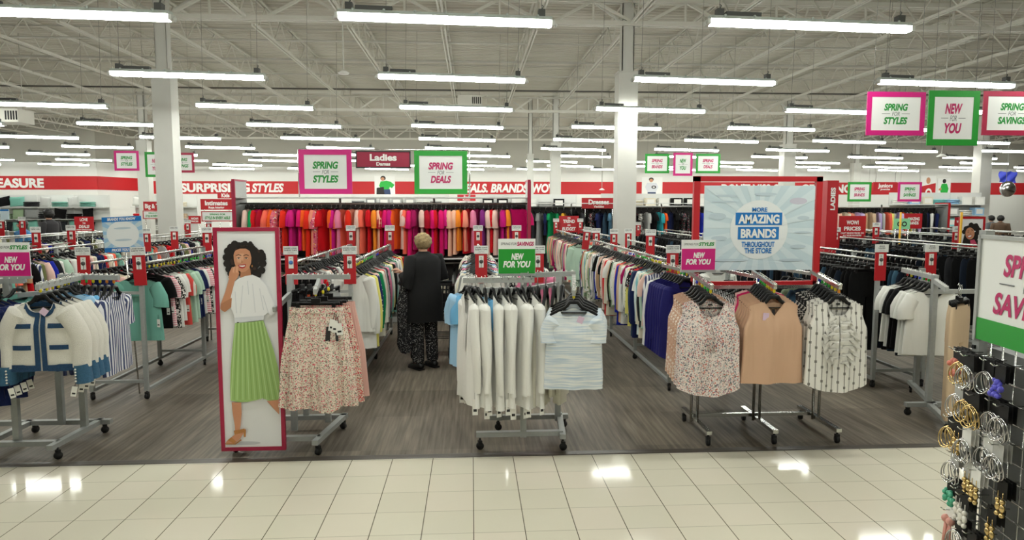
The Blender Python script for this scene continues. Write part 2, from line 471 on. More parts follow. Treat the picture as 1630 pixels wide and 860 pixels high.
# ================================================================ CEILING LIGHTS
M_TUBE = mat('tube_glow', 'f7f9f1', 0.4, emit=LAMP)
M_HOUSE = mat('lamp_housing', 'c9d3cf', 0.5)
M_BALLAST = mat('ballast_box', '4c4e4c', 0.5)
L2 = 1.22
hm = MB()
hm.add([(-L2, -.085, .03), (L2, -.085, .03), (L2, -.05, .075), (-L2, -.05, .075), (L2, .05, .075), (-L2, .05, .075), (L2, .085, .03), (-L2, .085, .03)],
       [(0, 1, 2, 3), (3, 2, 4, 5), (5, 4, 6, 7), (7, 6, 1, 0), (0, 3, 5, 7), (1, 6, 4, 2)])
for i in range(7):
    hm.ball((-1.05 + i * .35, -.07, .07), .018, 0, 6, 4)
hm = hm.mesh('housing', M_HOUSE)
dm = MB()
prof = [(-.062, .03), (-.066, -.008), (-.045, -.032), (.045, -.032), (.066, -.008), (.062, .03)]
dm.grid([[(-L2 + .015, y, z) for y, z in prof], [L2 and (L2 - .015, y, z) for y, z in prof]], smooth=False)
dm.add([(s * (L2 - .015), y, z) for s in (-1,) for y, z in prof], [tuple(range(6))]); dm.add([((L2 - .015), y, z) for y, z in prof], [tuple(range(6))])
dm = dm.mesh('diffuser', M_TUBE)
em = MB(); em.box((0, 0, 0), (.035, .14, .06)); em.ball((.03, 0, -.01), .025, 0, 8, 5); em = em.mesh('end_cap', mat('lamp_end', 'dfe2dd', .5))
bm_ = MB().box((-.82, 0, .10), (.42, .09, .05)).mesh('ballast', M_BALLAST)
km = MB(); km.box((0, 0, .115), (.08, .10, .08)); km.tube([(0, 0, .15), (.02, 0, .2), (0, 0, .21)], .006, 6); km = km.mesh('hanging_bracket', M_BALLAST)
cmesh = MB().tube([(0, 0, .15), (0, 0, 2.45)], .004, 5).mesh('cable', mat('cable_grey', '8a8a84', .5))
ROWY = [0.9, 4.5, 8.1, 11.7, 15.2, 18.6, 22.1, 25.6, 29.1, 32.6, 36.1, 39.4]
def lamps():
    root = None; last = []
    for r, y in enumerate(ROWY):
        idx = 0
        lo, hi = (-0.735 * (y + 2.4) - 1.5), (.80 * (y + 2.4) + 1.5)
        sh = {8: .9, 10: 1.4}.get(r, 0)
        off = {2: 0.0, 3: -.03, 4: -.04, 5: -.08, 6: -.16}.get(r, -.2) + sh
        kk = math.ceil((max(lo, XL + 1.3) + .28 - off) / 4.3)
        while True:
            x = -.28 + off + 4.3 * kk; kk += 1
            if x > min(hi, XR - 1.3): break
            idx += 1
            if 12 < y < 19 and abs(x - 3.55) < 0: continue
            where = '%s row back' % ordinal(r - 2)
            lab = 'long bright fluorescent ceiling light, %s from left in the %s' % (ordinal(idx - 1), where if r > 2 else 'nearest row shown' if r == 2 else '%s row over the tiles' % ('front' if r == 0 else 'back'))
            t = thing('ceiling_light', lab, 'ceiling light', (x, y, 4.14), 0, 'fluorescent ceiling lights')
            t.rotation_euler = (0, .02, 0)
            put('housing', hm, t); put('diffuser', dm, t)
            put('ballast', bm_, t)
            for s in (-1, 1):
                if y < 30: put('hanging_bracket', km, t, (s * 1.1, 0, 0))
                if y < 20:
                    put('cable', cmesh, t, (s * 1.1, 0, 0)); e_ = put('end_cap', em, t, (s * (L2 + .015), 0, 0)); e_.scale = (s, 1, 1)
lamps()
# round sensors hanging from the roof
M_SENSOR = mat('sensor_white', 'e8e8e2', .5)
for (px, py, y, lab) in ((547, 116, 13.6, 'small white hanging disc sensor beside the left end of a ceiling light'), (1499, 249, 14.5, 'white rod sensor hanging under the portrait poster at upper right'), (958, 302, 26, 'white hanging rod sensor before the red band near the thick pillar')):
    p = at(px, py, y)
    t = thing('ceiling_sensor', lab, 'sensor', p)
    MB().tube([(0, 0, 0), (0, 0, CEIL - p.z)], .012, 6).build('rod', M_PIPE, t)
    m = MB(); m.tube([(0, 0, -.03), (0, 0, -.02), (0, 0, 0), (0, 0, .05)], [.02, .1, .11, .03], 14); m.build('dome', M_SENSOR, t)
for (px, py, y, w, lab) in ((18, 186, 20, .8, 'boxy white air unit with dark grilles near the left edge'), (748, 162, 26, .9, 'white ceiling air unit with dark grille above the middle lights')):
    p = at(px, py, y)
    t = thing('air_unit', lab, 'air unit', p)
    MB().box((0, 0, 0), (w, .7, .36)).build('casing', M_STEELWHITE, t)
    g_ = MB()
    for i in range(5): g_.box((w * .25 - .12 + i * .07, -.355, 0), (.035, .02, .24))
    g_.build('grille', M_DARK, t)
    hp = MB()
    for sx in (-1, 1): hp.tube([(sx * w * .4, 0, .18), (sx * w * .4, 0, CEIL - p.z)], .012, 5)
    hp.build('hanger_rod', M_PIPE, t)
# ================================================================ GARMENT AND HANGER MESHES
def interp(tab, v):
    for (a, x), (b, y) in zip(tab, tab[1:]):
        if v <= b: return x + (y - x) * (v - a) / max(1e-6, b - a)
    return tab[-1][1]
def sstep(x): x = max(0, min(1, x)); return x * x * (3 - 2 * x)

def body_shell(mb, mi, prof, L, neck=(.085, .09, .025), depth=.035, folds=(.008, 5), ph=0.0, hem=None, slope=.07, rows=13, n=28, z0=-.118, top_depth=.014, vee=.55, v0=0.0, v1=1.0):
    """the trunk of a hung garment; returns the function giving a point at angle t, height v"""
    hw0 = prof[0][1]
    nw, nf, nb = neck
    def pt(t, v, grow=0.0):
        c, s = math.cos(t), math.sin(t)
        w = interp(prof, v)
        x0 = c * hw0
        zt = z0 - slope * (abs(x0) / hw0) ** 1.15
        if nw > 0 and abs(x0) < nw: zt -= (nf if s < 0 else nb) * ((1 - (x0 / nw) ** 2) ** vee if vee < 1 else (1 - abs(x0) / nw) if s < 0 else (1 - (x0 / nw) ** 2) ** .55)
        zb = z0 - slope * .5 - L + (hem(c, s) if hem else 0)
        z = zt + (zb - zt) * v
        d = top_depth + (depth - top_depth) * sstep(v / .3)
        sg = -1 if s < 0 else 1
        y = sg * (abs(s) ** .62) * d
        f = folds[0] * (v ** .7) * math.sin(folds[1] * t + ph + 1.7 * v) * min(1, abs(s) * 2.2)
        f += folds[0] * .6 * v * math.sin((folds[1] + 3) * t - ph * 1.7)* min(1, abs(s) * 2.2)
        x = c * (w + f * .4 + grow)
        return Vector((x, y + sg * (abs(f) * .3 + grow) + f, z))
    P = []
    for i in range(rows + 1):
        v = v0 + (v1 - v0) * i / rows
        P.append([pt(2 * PI * k / n, v) for k in range(n)])
    mb.grid(P, mi, wrap=True)
    return pt

def sleeve(mb, mi, sx, sh, L, r0, r1, out=.05, flat=.75, n=10, rows=7, wob=.006, ph=0.0, drop=.0, ylean=0.0, end=None):
    """hanging sleeve from the shoulder point sh = (x, z)"""
    pts, rs = [], []
    for i in range(rows + 1):
        u = i / rows
        x = sh[0] - .035 + out * math.sin(min(1, u * 1.6) * PI / 2) + wob * math.sin(5 * u + ph)
        z = sh[1] - .01 - r0 * .55 - L * u
        if i == 0: z = sh[1] - r0 * .62
        pts.append((sx * x, ylean * u + wob * math.sin(4 * u + ph * 2), z))
        r = r0 + (r1 - r0) * u
        rs.append((r, r * flat))
    if end:
        rs[-1] = (r1 * end, r1 * end * flat)
    # section axes: make the wide axis lie in X
    P = []
    for i, p in enumerate(pts):
        a, b = rs[i]
        d = Vector(pts[min(i + 1, rows)]) - Vector(pts[max(i - 1, 0)]); d.normalize()
        ax = Vector((0, 1, 0)).cross(d); ax.normalize()
        if ax.x < 0: ax = -ax
        P.append([Vector(p) + ax * a * math.cos(2 * PI * k / n) + Vector((0, 1, 0)) * b * math.sin(2 * PI * k / n) for k in range(n)])
    mb.grid(P, mi, wrap=True)
    # rounded shoulder cap
    c = Vector(pts[0]); a, b = rs[0]
    up = Vector((0, 0, 1))
    R1 = [c + (q - c) * .86 + up * a * .26 for q in P[0]]; R2 = [c + (q - c) * .52 + up * a * .46 for q in P[0]]
    mb.grid([R2, R1, P[0]], mi, wrap=True)
    mb.add([c + up * a * .56] + R2, [(0, 1 + k, 1 + (k + 1) % n) for k in range(n)], mi, True)
    return pts[-1], rs[-1]

GM = {}
def garment(kind, var=0):
    key = (kind, var)
    if key in GM: return GM[key]
    r = random.Random(hash(kind) % 1000 + var * 31 if False else sum(map(ord, kind)) + var * 31)
    mb = MB(); ph = r.uniform(0, 6)
    if kind in ('tee', 'short_top'):
        L = .60 + r.uniform(-.03, .05); w = .215
        body_shell(mb, 0, [(0, .19), (.2, w - .01), (1, w + .015)], L, folds=(.008, 4 + var), ph=ph, depth=.028)
        for sx in (-1, 1): sleeve(mb, 0, sx, (.2, -.18), .16 + r.uniform(0, .05), .068, .075, out=.045, rows=4, ph=ph, flat=.55)
    elif kind == 'wall_tee':
        L = .72 + r.uniform(-.04, .06)
        body_shell(mb, 0, [(0, .2), (.2, .23), (1, .25)], L, folds=(.01, 4 + var), ph=ph, depth=.034, z0=-.085, slope=.04)
        for sx in (-1, 1): sleeve(mb, 0, sx, (.215, -.125), .2 + r.uniform(0, .05), .08, .095, out=.05, rows=4, ph=ph, flat=.6)
    elif kind == 'long_top':
        L = .66 + r.uniform(-.03, .1); w = .215
        body_shell(mb, 0, [(0, .18), (.2, w), (1, w + .02)], L, folds=(.009, 4 + var), ph=ph, depth=.028)
        for sx in (-1, 1): sleeve(mb, 0, sx, (.195, -.18), .50 + r.uniform(-.03, .05), .068, .042, out=.05, ph=ph + sx, end=.85)
    elif kind == 'tank':
        L = .60 + r.uniform(-.03, .05)
        body_shell(mb, 0, [(0, .155), (.14, .15), (.27, .215), (1, .235)], L, neck=(.085, .11, .04), folds=(.009, 5 + var), ph=ph, depth=.03)
    elif kind == 'cardigan':
        L = .80
        body_shell(mb, 0, [(0, .18), (.2, .215), (1, .235)], L, neck=(.06, .16, .02), folds=(.01, 5 + var), ph=ph, depth=.04)
        for sx in (-1, 1): sleeve(mb, 0, sx, (.195, -.18), .56, .075, .055, out=.05, ph=ph + sx, flat=.9)
    elif kind == 'dress':
        L = .98 + r.uniform(-.05, .06)
        body_shell(mb, 0, [(0, .16), (.1, .16), (.18, .2), (.4, .17), (1, .27)], L, folds=(.014, 6 + var), ph=ph, depth=.045)
        if var % 2 == 0:
            for sx in (-1, 1): sleeve(mb, 0, sx, (.17, -.175), .14, .06, .075, out=.05, rows=4, ph=ph)
    elif kind == 'skirt':
        body_shell(mb, 0, [(0, .18), (.05, .185), (1, .27)], .72, neck=(0, 0, 0), folds=(.014, 9 + var), ph=ph, depth=.05, slope=.0, z0=-.16)
    elif kind in ('trousers', 'jeans'):
        L = .95
        body_shell(mb, 0, [(0, .185), (.25, .215), (1, .215)], .3, neck=(0, 0, 0), folds=(.001, 4), ph=ph, depth=.026, slope=.0, z0=-.16, rows=5, n=20, top_depth=.02)
        for sx in (-1, 1):
            P = []
            for i in range(8):
                u = i / 7; z = -.44 - (L - .3) * u; hw = .106 - .03 * u
                P.append([(sx * (.108 - .008 * u) + hw * math.cos(2 * PI * k / 12), (.026 + .008 * u) * math.sin(2 * PI * k / 12), z) for k in range(12)])
            mb.grid(P, 0, wrap=True)
    GM[key] = mb.mesh(kind, M_PLAIN)
    return GM[key]

def hook_pts(sw=1):
    pts = [(0, 0, -.105), (0, 0, -.055), (.004, 0, -.040)]
    for i in range(8):
        a = -PI * .35 + i * (PI * 1.25) / 7
        pts.append((.019 * math.cos(a), 0, -.016 + .019 * math.sin(a) + .0))
    return pts
def hanger_shape(mb, mi=0, w=.178, drop=.085):
    pts = [(-w, 0, -.116 - drop), (-w * .8, 0, -.112 - drop * .8), (-w * .35, 0, -.112 - drop * .38), (-.03, 0, -.105), (.03, 0, -.105), (w * .35, 0, -.112 - drop * .38), (w * .8, 0, -.112 - drop * .8), (w, 0, -.116 - drop)]
    mb.tube(pts, [(.008, .009), (.01, .012), (.011, .013), (.015, .016), (.015, .016), (.011, .013), (.01, .012), (.008, .009)], 7, mi)
    mb.tube([(-w * .86, 0, -.116 - drop * .8), (w * .86, 0, -.116 - drop * .8)], .005, 5, mi)
    return mb
M_HOOK = mat('hook_wire', 'cfd0cd', .25, 1.0)
HANGER = hanger_shape(MB()).mesh('hanger', M_BLACK)
HOOK = MB().tube(hook_pts(), .0028, 5).mesh('hook', M_HOOK)
h_ = MB()
h_.tube([(-.17, 0, -.14), (-.06, 0, -.095), (0, 0, -.08), (.06, 0, -.095), (.17, 0, -.14)], [.008, .011, .013, .011, .008], 6); h_.tube([(x, y, z * .8) for x, y, z in hook_pts()], .0028, 4, 1); HANGER_SHORT = h_.mesh('hanger', [M_BLACK, M_HOOK])
h_ = hanger_shape(MB()); h_.tube(hook_pts(), .0028, 4, 1); HANGER_ONE = h_.mesh('hanger', [M_BLACK, M_HOOK])
cl = MB(); cl.tube([(-.18, 0, -.135), (.18, 0, -.135)], [(.009, .014)] * 2, 7); cl.box((0, 0, -.115), (.07, .016, .04))
for sx in (-1, 1):
    cl.box((sx * .135, 0, -.155), (.026, .035, .05))
    cl.tube([(sx * .135, -.02, -.135), (sx * .135, .02, -.135)], .01, 6)
CLIPHANGER = cl.mesh('clip_hanger', M_BLACK)
h_ = MB(); h_.v = list(cl.v); h_.f = list(cl.f); h_.mi = list(cl.mi); h_.sm = list(cl.sm); h_.tube(hook_pts(), .0028, 4, 1); CLIP_ONE = h_.mesh('clip_hanger', [M_BLACK, M_HOOK])
SIZER = {}
def sizer(c):
    if c not in SIZER:
        SIZER[c] = MB().tube([(0, 0, -.075), (0, 0, -.07), (0, 0, -.05), (0, 0, -.046)], [.006, .010, .010, .006], 8).mesh('size_marker', mat('marker_' + c, {'yellow': 'd8c81e', 'green': '2fae3c', 'blue': '2238c0', 'orange': 'e08a22', 'red': 'c01c24', 'white': 'e8e8e6'}[c], .4))
    return SIZER[c]
tm = MB(); tm.box((0, 0, -.06), (.036, .0015, .075)); tm.tube([(0, 0, .02), (0, 0, -.022)], .0022, 4, 1)
tm.box((0, -.0012, -.075), (.022, .0006, .012), 1)
TAG = tm.mesh('price_tag', [M_CARD, M_DARK])

PAL = dict(white='e2e2dc', cream='dcd5c0', ivory='d9d6c8', black='0a0a0b', charcoal='27282b', grey='8e908f', navy='16204a', royal_blue='1c2a9c', teal='72ab9c', mint='b4cfbb', sage='8da383', olive='6b6f45',
           green='0f7a4a', emerald='0c8a50', lime='9bbf3a', yellow='e2da76', mustard='cf9a2c', orange='e8571c', tangerine='ee8a2a', coral='ee6a55', salmon='ea8f78', peach='eab59a', blush='e3c0b4', pink='df7fa0',
           hot_pink='d41468', magenta='c01878', berry='9a1252', fuchsia='cf1f7c', red='c9131f', scarlet='da2a1a', crimson='a80d26', maroon='5c1226', plum='7c2a78', violet='8a5ab0', lavender='b7a7d3', lilac='c9b5dc', tan='bd9b78',
           beige='cdb598', camel='a9814f', brown='5b4030', rust='a5482a', light_blue='9cc4e2', sky_blue='6fb0dc', steel_blue='476b82', denim='2d4557', dark_denim='161f2c', aqua='7fc7c9', turquoise='2f9fa8', silver='b4b5b2')
PALL = {k: (*lin(v), 1) for k, v in PAL.items()}
NOUN = dict(wall_tee='short-sleeved top', tee='short-sleeved top', short_top='short-sleeved top', long_top='long-sleeved top', tank='sleeveless blouse', cardigan='long cardigan', dress='dress', skirt='skirt', trousers='pair of trousers', jeans='pair of jeans')
CATN = dict(wall_tee='top', tee='top', short_top='top', long_top='long-sleeved top', tank='blouse', cardigan='cardigan', dress='dress', skirt='skirt', trousers='trousers', jeans='jeans')
ONAME = dict(wall_tee='short_sleeve_shirt', tee='short_sleeve_shirt', short_top='short_sleeve_shirt', long_top='long_sleeve_shirt', tank='sleeveless_blouse', cardigan='cardigan', dress='dress', skirt='skirt', trousers='trousers', jeans='jeans')

PATT = dict(
    floral_pink=lambda: fabric_floral('print_pink_floral', 'd9667c', ['f3e5df', 'b01c4a', 'e89a4a', '8d2b5b'], 38, .42),
    floral_dark=lambda: fabric_floral('print_dark_floral', '19191d', ['e5e2da', 'b5b3aa', 'c2455a', '6f7f8a'], 42, .4),
    dots_navy=lambda: fabric_floral('print_navy_dots', '18225c', ['e6e6e6'], 30, .22),
    leopard=lambda: fabric_floral('print_black_white', '151516', ['dcd9d2', 'efece6', 'bdb8ae'], 55, .5),
    stripe_navy=lambda: fabric_stripe('print_navy_stripe', 'dcdce0', '3c456c', .032, .5, wob=.02),
    stripe_grey=lambda: fabric_stripe('print_grey_stripe', 'e6e6e2', '8b8f8e', .03, .6),
    stripe_aqua=lambda: fabric_stripe('print_aqua_stripe', '77b4bd', 'd6e6e6', .06, .7),
    stripe_pink=lambda: fabric_stripe('print_pink_stripe', 'e08a98', 'f2d9da', .025, .6, axis=2),
    plaid=lambda: fabric_stripe('print_red_line', 'd9d7cc', 'd84a44', .14, .86),
    leaf=lambda: fabric_floral('print_leaf', 'e4e4da', ['5f7d5a', '86a078', '3f5b3e'], 26, .35),
)
PNAME = dict(floral_pink='pink floral', floral_dark='black floral', dots_navy='navy dotted', leopard='black and white print', stripe_navy='navy striped', stripe_grey='grey striped', stripe_aqua='aqua striped', stripe_pink='pink striped', plaid='white red-lined', leaf='white leaf-print')
_pm = {}
def pattern(p):
    if p not in _pm: _pm[p] = PATT[p]()
    return _pm[p]

def hang(kind, colour, loc, rz, label, group, var=0, detail=1, rail_tilt=0.0, marker=None, tagged=False, scale=1.0, name=None, me=None, hang_mesh=None, material=None):
    """one garment on its hanger: the garment is the thing, hanger (> hook), size marker, price tag are parts"""
    me = me or garment(kind, var)
    g = put(name or ONAME[kind], me, None, loc, (0, 0, rz))
    g.scale = (scale, scale, scale)
    if material is not None:
        g.material_slots[0].link = 'OBJECT'; g.material_slots[0].material = material
    elif colour in PATT:
        g.material_slots[0].link = 'OBJECT'; g.material_slots[0].material = pattern(colour)
    elif colour: g.color = PALL[colour]
    tag(g, label, CATN.get(kind, kind), group)
    clip = kind in ('skirt', 'trousers', 'jeans')
    if detail >= 2:
        h = put('clip_hanger' if clip else 'hanger', CLIPHANGER if clip else HANGER, g)
        put('hook', HOOK, h)
        if marker: put('size_marker', sizer(marker), h)
    elif detail == 1:
        put('clip_hanger' if clip else 'hanger', CLIP_ONE if clip else HANGER_SHORT if kind == 'wall_tee' else HANGER_ONE, g)
    if tagged:
        put('price_tag', TAG, g, (.2 if kind != 'tank' else .18, -.04, -.5), (0, 0, rnd.uniform(-.4, .4)))
    return g

def cname(c): return PNAME.get(c) or c.replace('_', ' ')

# ================================================================ RACKS
CM = MB()
CM.tube([(-.012, 0, .031), (.012, 0, .031)], .031, 14); CM.box((0, .0, .062), (.034, .03, .03)); CM.tube([(0, .0, .06), (0, 0, .095)], .009, 6)
CASTER = CM.mesh('caster', M_RUBBER)
RZ = 1.42
RAILS = []
def double_rack(x0, x1, y0, y1, label, group, z=RZ, bar_m=None, low=True):
    """double-rail rolling rack along the aisle: two end frames, two rails, base bars, casters"""
    t = thing('double_rail_rack', label, 'clothes rack', (x0, y0, 0), 0, group)
    w, l = x1 - x0, y1 - y0; RAILS.append((x0, y0, y1)); RAILS.append((x1, y0, y1))
    gm = bar_m or M_GREY
    for x in (0, w):
        m = MB(); m.tube([(x, -.02, z), (x, l + .02, z)], .014, 8); m.build('rail', M_RAIL, t)
        m = MB(); m.bar((x, 0, .1), (x, l, .1), .035, .03); m.build('base_bar', gm, t)
    n = max(2, int(round(l / 1.6)) + 1)
    for i in range(n):
        y = l * i / (n - 1)
        m = MB()
        for x in (0, w): m.bar((x, y, .09), (x, y, z - .01), .04, .04)
        m.bar((0, y, 1.12), (w, y, 1.12), .03, .03); m.bar((0, y, .19), (w, y, .19), .03, .03)
        m.build('end_frame', gm, t)
        for x in (0, w): put('caster', CASTER, t, (x, y, 0), (0, 0, rnd.uniform(-1, 1)))
    return t

HDR = {}
sg = MB(); sg.box((0, 0, 0), (.125, .012, .32)); SIGN_BACK = sg.mesh('board', M_RED)
sg = MB(); sg.box((0, -.004, 0), (.15, .008, .085)); SIGN_HEAD = sg.mesh('header', M_SIGNW)
sg = MB(); sg.box((0, -.008, 0), (.05, .004, .125)); SIGN_CARD = sg.mesh('size_card', M_CARD)
sg = MB(); sg.disc((0, -.0125, 0), .021, (0, 1, 0), 0, 16, .006); sg.box((0, -.011, -.045), (.004, .003, .05)); SIGN_DISC = sg.mesh('size_disc', M_DISC)
M_BLUEDISC = mat('disc_blue', '4a7fc8', .4)
SIGN_DISC2 = MB().disc((0, -.0125, 0), .021, (0, 1, 0), 0, 16, .006).mesh('size_disc', M_BLUEDISC)
def size_sign(x, y, label, lines=('LADIES LONG', 'SLEEVE TOPS'), z=1.36, rz=0.0, detail=2, tilt=0.0, blue=False, scale=1.0, stem=False, group='red size signs at the rack ends'):
    t = thing('size_sign', label, 'sign', (x, y, z), rz, group); t.rotation_euler = (0, tilt, rz); t.scale = (scale,) * 3
    put('board', SIGN_BACK, t); h = put('header', SIGN_HEAD, t, (0, -.006, .195))
    c = put('size_card', SIGN_CARD, t, (0, 0, .07))
    if detail >= 1: put('size_disc', SIGN_DISC2 if blue else SIGN_DISC, c)
    if stem: MB().tube([(0, .008, -.16), (0, .008, -z)], .012, 6).build('post', M_GREY, t)
    if detail >= 1:
        for i, s in enumerate(lines): letter(h, s, .0125, M_DARK, 0, -.0086, .024 - i * .021, width=min(.128, .0125 * len(s)), bold=.03)
    if detail >= 2:
        letter(h, 'TAMANOS', .006, M_DARK, 0, -.0086, -.016, bold=0, width=.06); letter(h, 'MUJER TOPS', .006, M_TXTM, 0, -.0086, -.029, bold=0, width=.07)
        letter(c, 'XL', .012, M_DARK, 0, -.0106, .04)
    return t
# ================================================================ ROWS OF RACKS
MIXR = ['cream', 'white', 'tan', 'stripe_grey', 'black', 'sage', 'white', 'leaf', 'ivory', 'coral', 'royal_blue', 'camel', 'beige', 'white', 'berry', 'stripe_grey', 'leaf', 'yellow', 'white', 'floral_dark', 'red', 'denim', 'navy', 'white', 'stripe_aqua', 'cream', 'charcoal', 'mint', 'blush', 'stripe_navy']
MIXL = ['white', 'stripe_pink', 'leopard', 'white', 'plaid', 'sage', 'grey', 'navy', 'black', 'white', 'teal', 'cream', 'blush', 'maroon', 'stripe_navy', 'charcoal', 'silver', 'red']
MIXM = ['white', 'white', 'yellow', 'yellow', 'dots_navy', 'blush', 'maroon', 'green', 'black', 'ivory', 'cream', 'red', 'silver', 'charcoal', 'floral_dark', 'pink', 'grey', 'teal', 'stripe_grey', 'white']
MIXP = ['white', 'silver', 'grey', 'cream', 'white', 'black', 'light_blue', 'stripe_grey', 'ivory', 'leopard', 'charcoal', 'pink']
MIXD = ['black', 'black', 'black', 'dark_denim', 'black', 'charcoal', 'black', 'denim', 'black', 'dark_denim', 'black', 'black']
MIXT = ['white', 'black', 'cream', 'navy', 'teal', 'coral', 'grey', 'tan', 'red', 'black', 'stripe_navy', 'olive', 'blush', 'royal_blue', 'charcoal', 'white', 'mint', 'maroon']

def rail_run(x, y0, y1, step, kinds, colours, rack, group, seed, z=RZ, detail=1, near_front=None, jitter=.09, tag_p=.12, start=0):
    r = random.Random(seed); y = y0; i = 0
    marks = ['yellow', 'green', 'blue', 'orange']
    while y < y1:
        kind = r.choice(kinds); c = colours[i % len(colours)] if i < len(colours) * 1 else r.choice(colours)
        lab = '%s %s, %s along %s' % (cname(c), NOUN[kind], ordinal(i), rack)
        hang(kind, c, (x + r.uniform(-.012, .012), y, z + .013), r.uniform(-jitter, jitter), lab, group, var=r.randrange(3), detail=2 if (detail == 2 and i < 24) else (1 if detail else 1),
             marker=marks[(i // 9) % 4], tagged=r.random() < tag_p, scale=r.uniform(.95, 1.04))
        i += 1; y += step * r.uniform(.8, 1.2)
    return i

# --- right of the middle aisle
G = 'tops on the long rail right of the aisle'
double_rack(2.15, 2.77, 7.2, 11.9, 'long double-rail rack of mixed tops right of the middle aisle', 'double-rail racks')
rail_run(2.15, 7.42, 11.8, .074, ['long_top', 'long_top', 'long_top', 'tee', 'cardigan'], MIXR[::-1] , 'the rail right of the middle aisle', G, 3, detail=2, tag_p=.06)
rail_run(2.77, 7.5, 11.8, .15, ['long_top', 'tee'], MIXT, 'the rail behind the brands poster', 'tops on the inner rail right of the aisle', 4, detail=1)
double_rack(2.15, 2.77, 13.0, 17.4, 'far double-rail rack beyond the mixed tops, right of the aisle', 'double-rail racks')
hang('long_top', 'mint', (2.05, 12.92, RZ), .1, 'pale mint long-sleeved top facing out at the near end of the far rack', 'tops on the far rail right of the aisle', detail=2)
rail_run(2.15, 13.05, 17.3, .10, ['long_top', 'long_top', 'cardigan'], ['mint', 'cream', 'olive', 'sage', 'salmon', 'charcoal', 'cream', 'blush', 'sage', 'pink', 'berry', 'grey', 'ivory', 'tan'], 'the far rail right of the aisle', 'tops on the far rail right of the aisle', 5)
rail_run(2.77, 13.1, 17.3, .3, ['long_top'], MIXT, 'the far inner rail right of the aisle', 'tops on the far inner rail', 6)
# --- behind the middle rack
double_rack(.1, .7, 7.2, 10.6, 'double-rail rack of pale tops behind the white blazers', 'double-rail racks')
rail_run(.1, 7.38, 10.5, .085, ['long_top', 'long_top', 'tee'], MIXP, 'the rail behind the white blazers', 'pale tops behind the middle stand', 7, detail=2)
rail_run(.7, 7.3, 10.5, .1, ['long_top', 'tee'], MIXP[::-1], 'the rail behind the blue striped tops', 'pale tops behind the striped tops', 8)
# --- left of the middle aisle
double_rack(-1.87, -1.27, 7.2, 10.7, 'double-rail rack of long-sleeved tops left of the middle aisle', 'double-rail racks')
rail_run(-1.27, 7.36, 10.6, .085, ['long_top', 'long_top', 'cardigan'], MIXM, 'the rail left of the middle aisle', 'tops on the rail left of the middle aisle', 9, detail=2)
rail_run(-1.87, 7.36, 10.6, .12, ['long_top', 'tee'], ['black', 'leopard', 'pink', 'red', 'grey', 'white', 'blush', 'charcoal', 'leopard', 'maroon'], 'the rail behind the floral skirts', 'tops on the rail behind the skirts', 10)
# --- left block
double_rack(-3.95, -3.4, 7.2, 10.3, 'double-rail rack of short-sleeved tops left of the green skirt poster', 'double-rail racks')
hang('tee', 'teal', (-3.49, 7.3, RZ), -.05, 'teal short-sleeved top facing out on a rack end at left', 'tops on the rail left of the poster', detail=2, marker='blue', tagged=True, scale=1.12)
rail_run(-3.4, 7.4, 10.2, .088, ['tee', 'tee', 'short_top'], ['black', 'stripe_pink', 'leopard', 'white', 'white', 'plaid', 'sage', 'mint', 'mint', 'navy', 'navy'] + MIXL, 'the rail left of the tall poster', 'tops on the rail left of the poster', 12, detail=2, tag_p=.3)
rail_run(-3.95, 7.3, 10.2, .1, ['tee', 'short_top'], ['navy', 'floral_pink', 'blush', 'cream', 'black', 'white', 'red', 'white'] + MIXT, 'the rail behind the striped shirts', 'tops on the rail behind the striped shirts', 13)
double_rack(-6.5, -5.95, 7.2, 11.6, 'double-rail rack of mixed tops at far left behind the tweed jackets', 'double-rail racks')
rail_run(-5.95, 7.25, 11.5, .1, ['tee', 'long_top'], ['white', 'royal_blue', 'black', 'coral', 'cream', 'white', 'lavender', 'navy', 'charcoal', 'sage', 'peach', 'black'] + MIXT, 'the green-marked rail at far left', 'tops on the green-marked rail at left', 14, tag_p=.05)
rail_run(-6.5, 9.2, 11.5, .2, ['tee'], MIXT, 'the outer rail at far left', 'tops on the outer rail at far left', 15, tag_p=0)
gxn = {16: 'the rail behind the tall column', 17: 'the distant far-left rail', 18: 'the outer left rail', 19: 'the outermost left rail'}
for (x, lab, gx) in ((-3.4, 'second rack along, behind the tall column', 16), (-6.0, 'second rack of the far-left row', 17), (-8.6, 'second rack of the outer left row', 18), (-11.2, 'second rack of the outermost left row', 19)):
    double_rack(x - .55, x, 12.6, 17.2, 'distant double-rail rack, %s' % lab, 'double-rail racks')
    rail_run(x, 12.7, 17.1, .17, ['tee', 'long_top', 'tank'], MIXT[gx % 7:] + MIXT[:gx % 7], gxn[gx], 'tops on distant left racks', gx, tag_p=.03)
for (x, lab, gx) in ((-8.6, 'rack of the outer left row', 20),):
    double_rack(x - .55, x, 9.6, 11.6, 'double-rail rack of mixed tops, near %s' % lab, 'double-rail racks')
    rail_run(x, 9.7, 11.5, .16, ['tee', 'long_top'], MIXT, 'the near outer left rail', 'tops on the outer left rack', 21, tag_p=0)
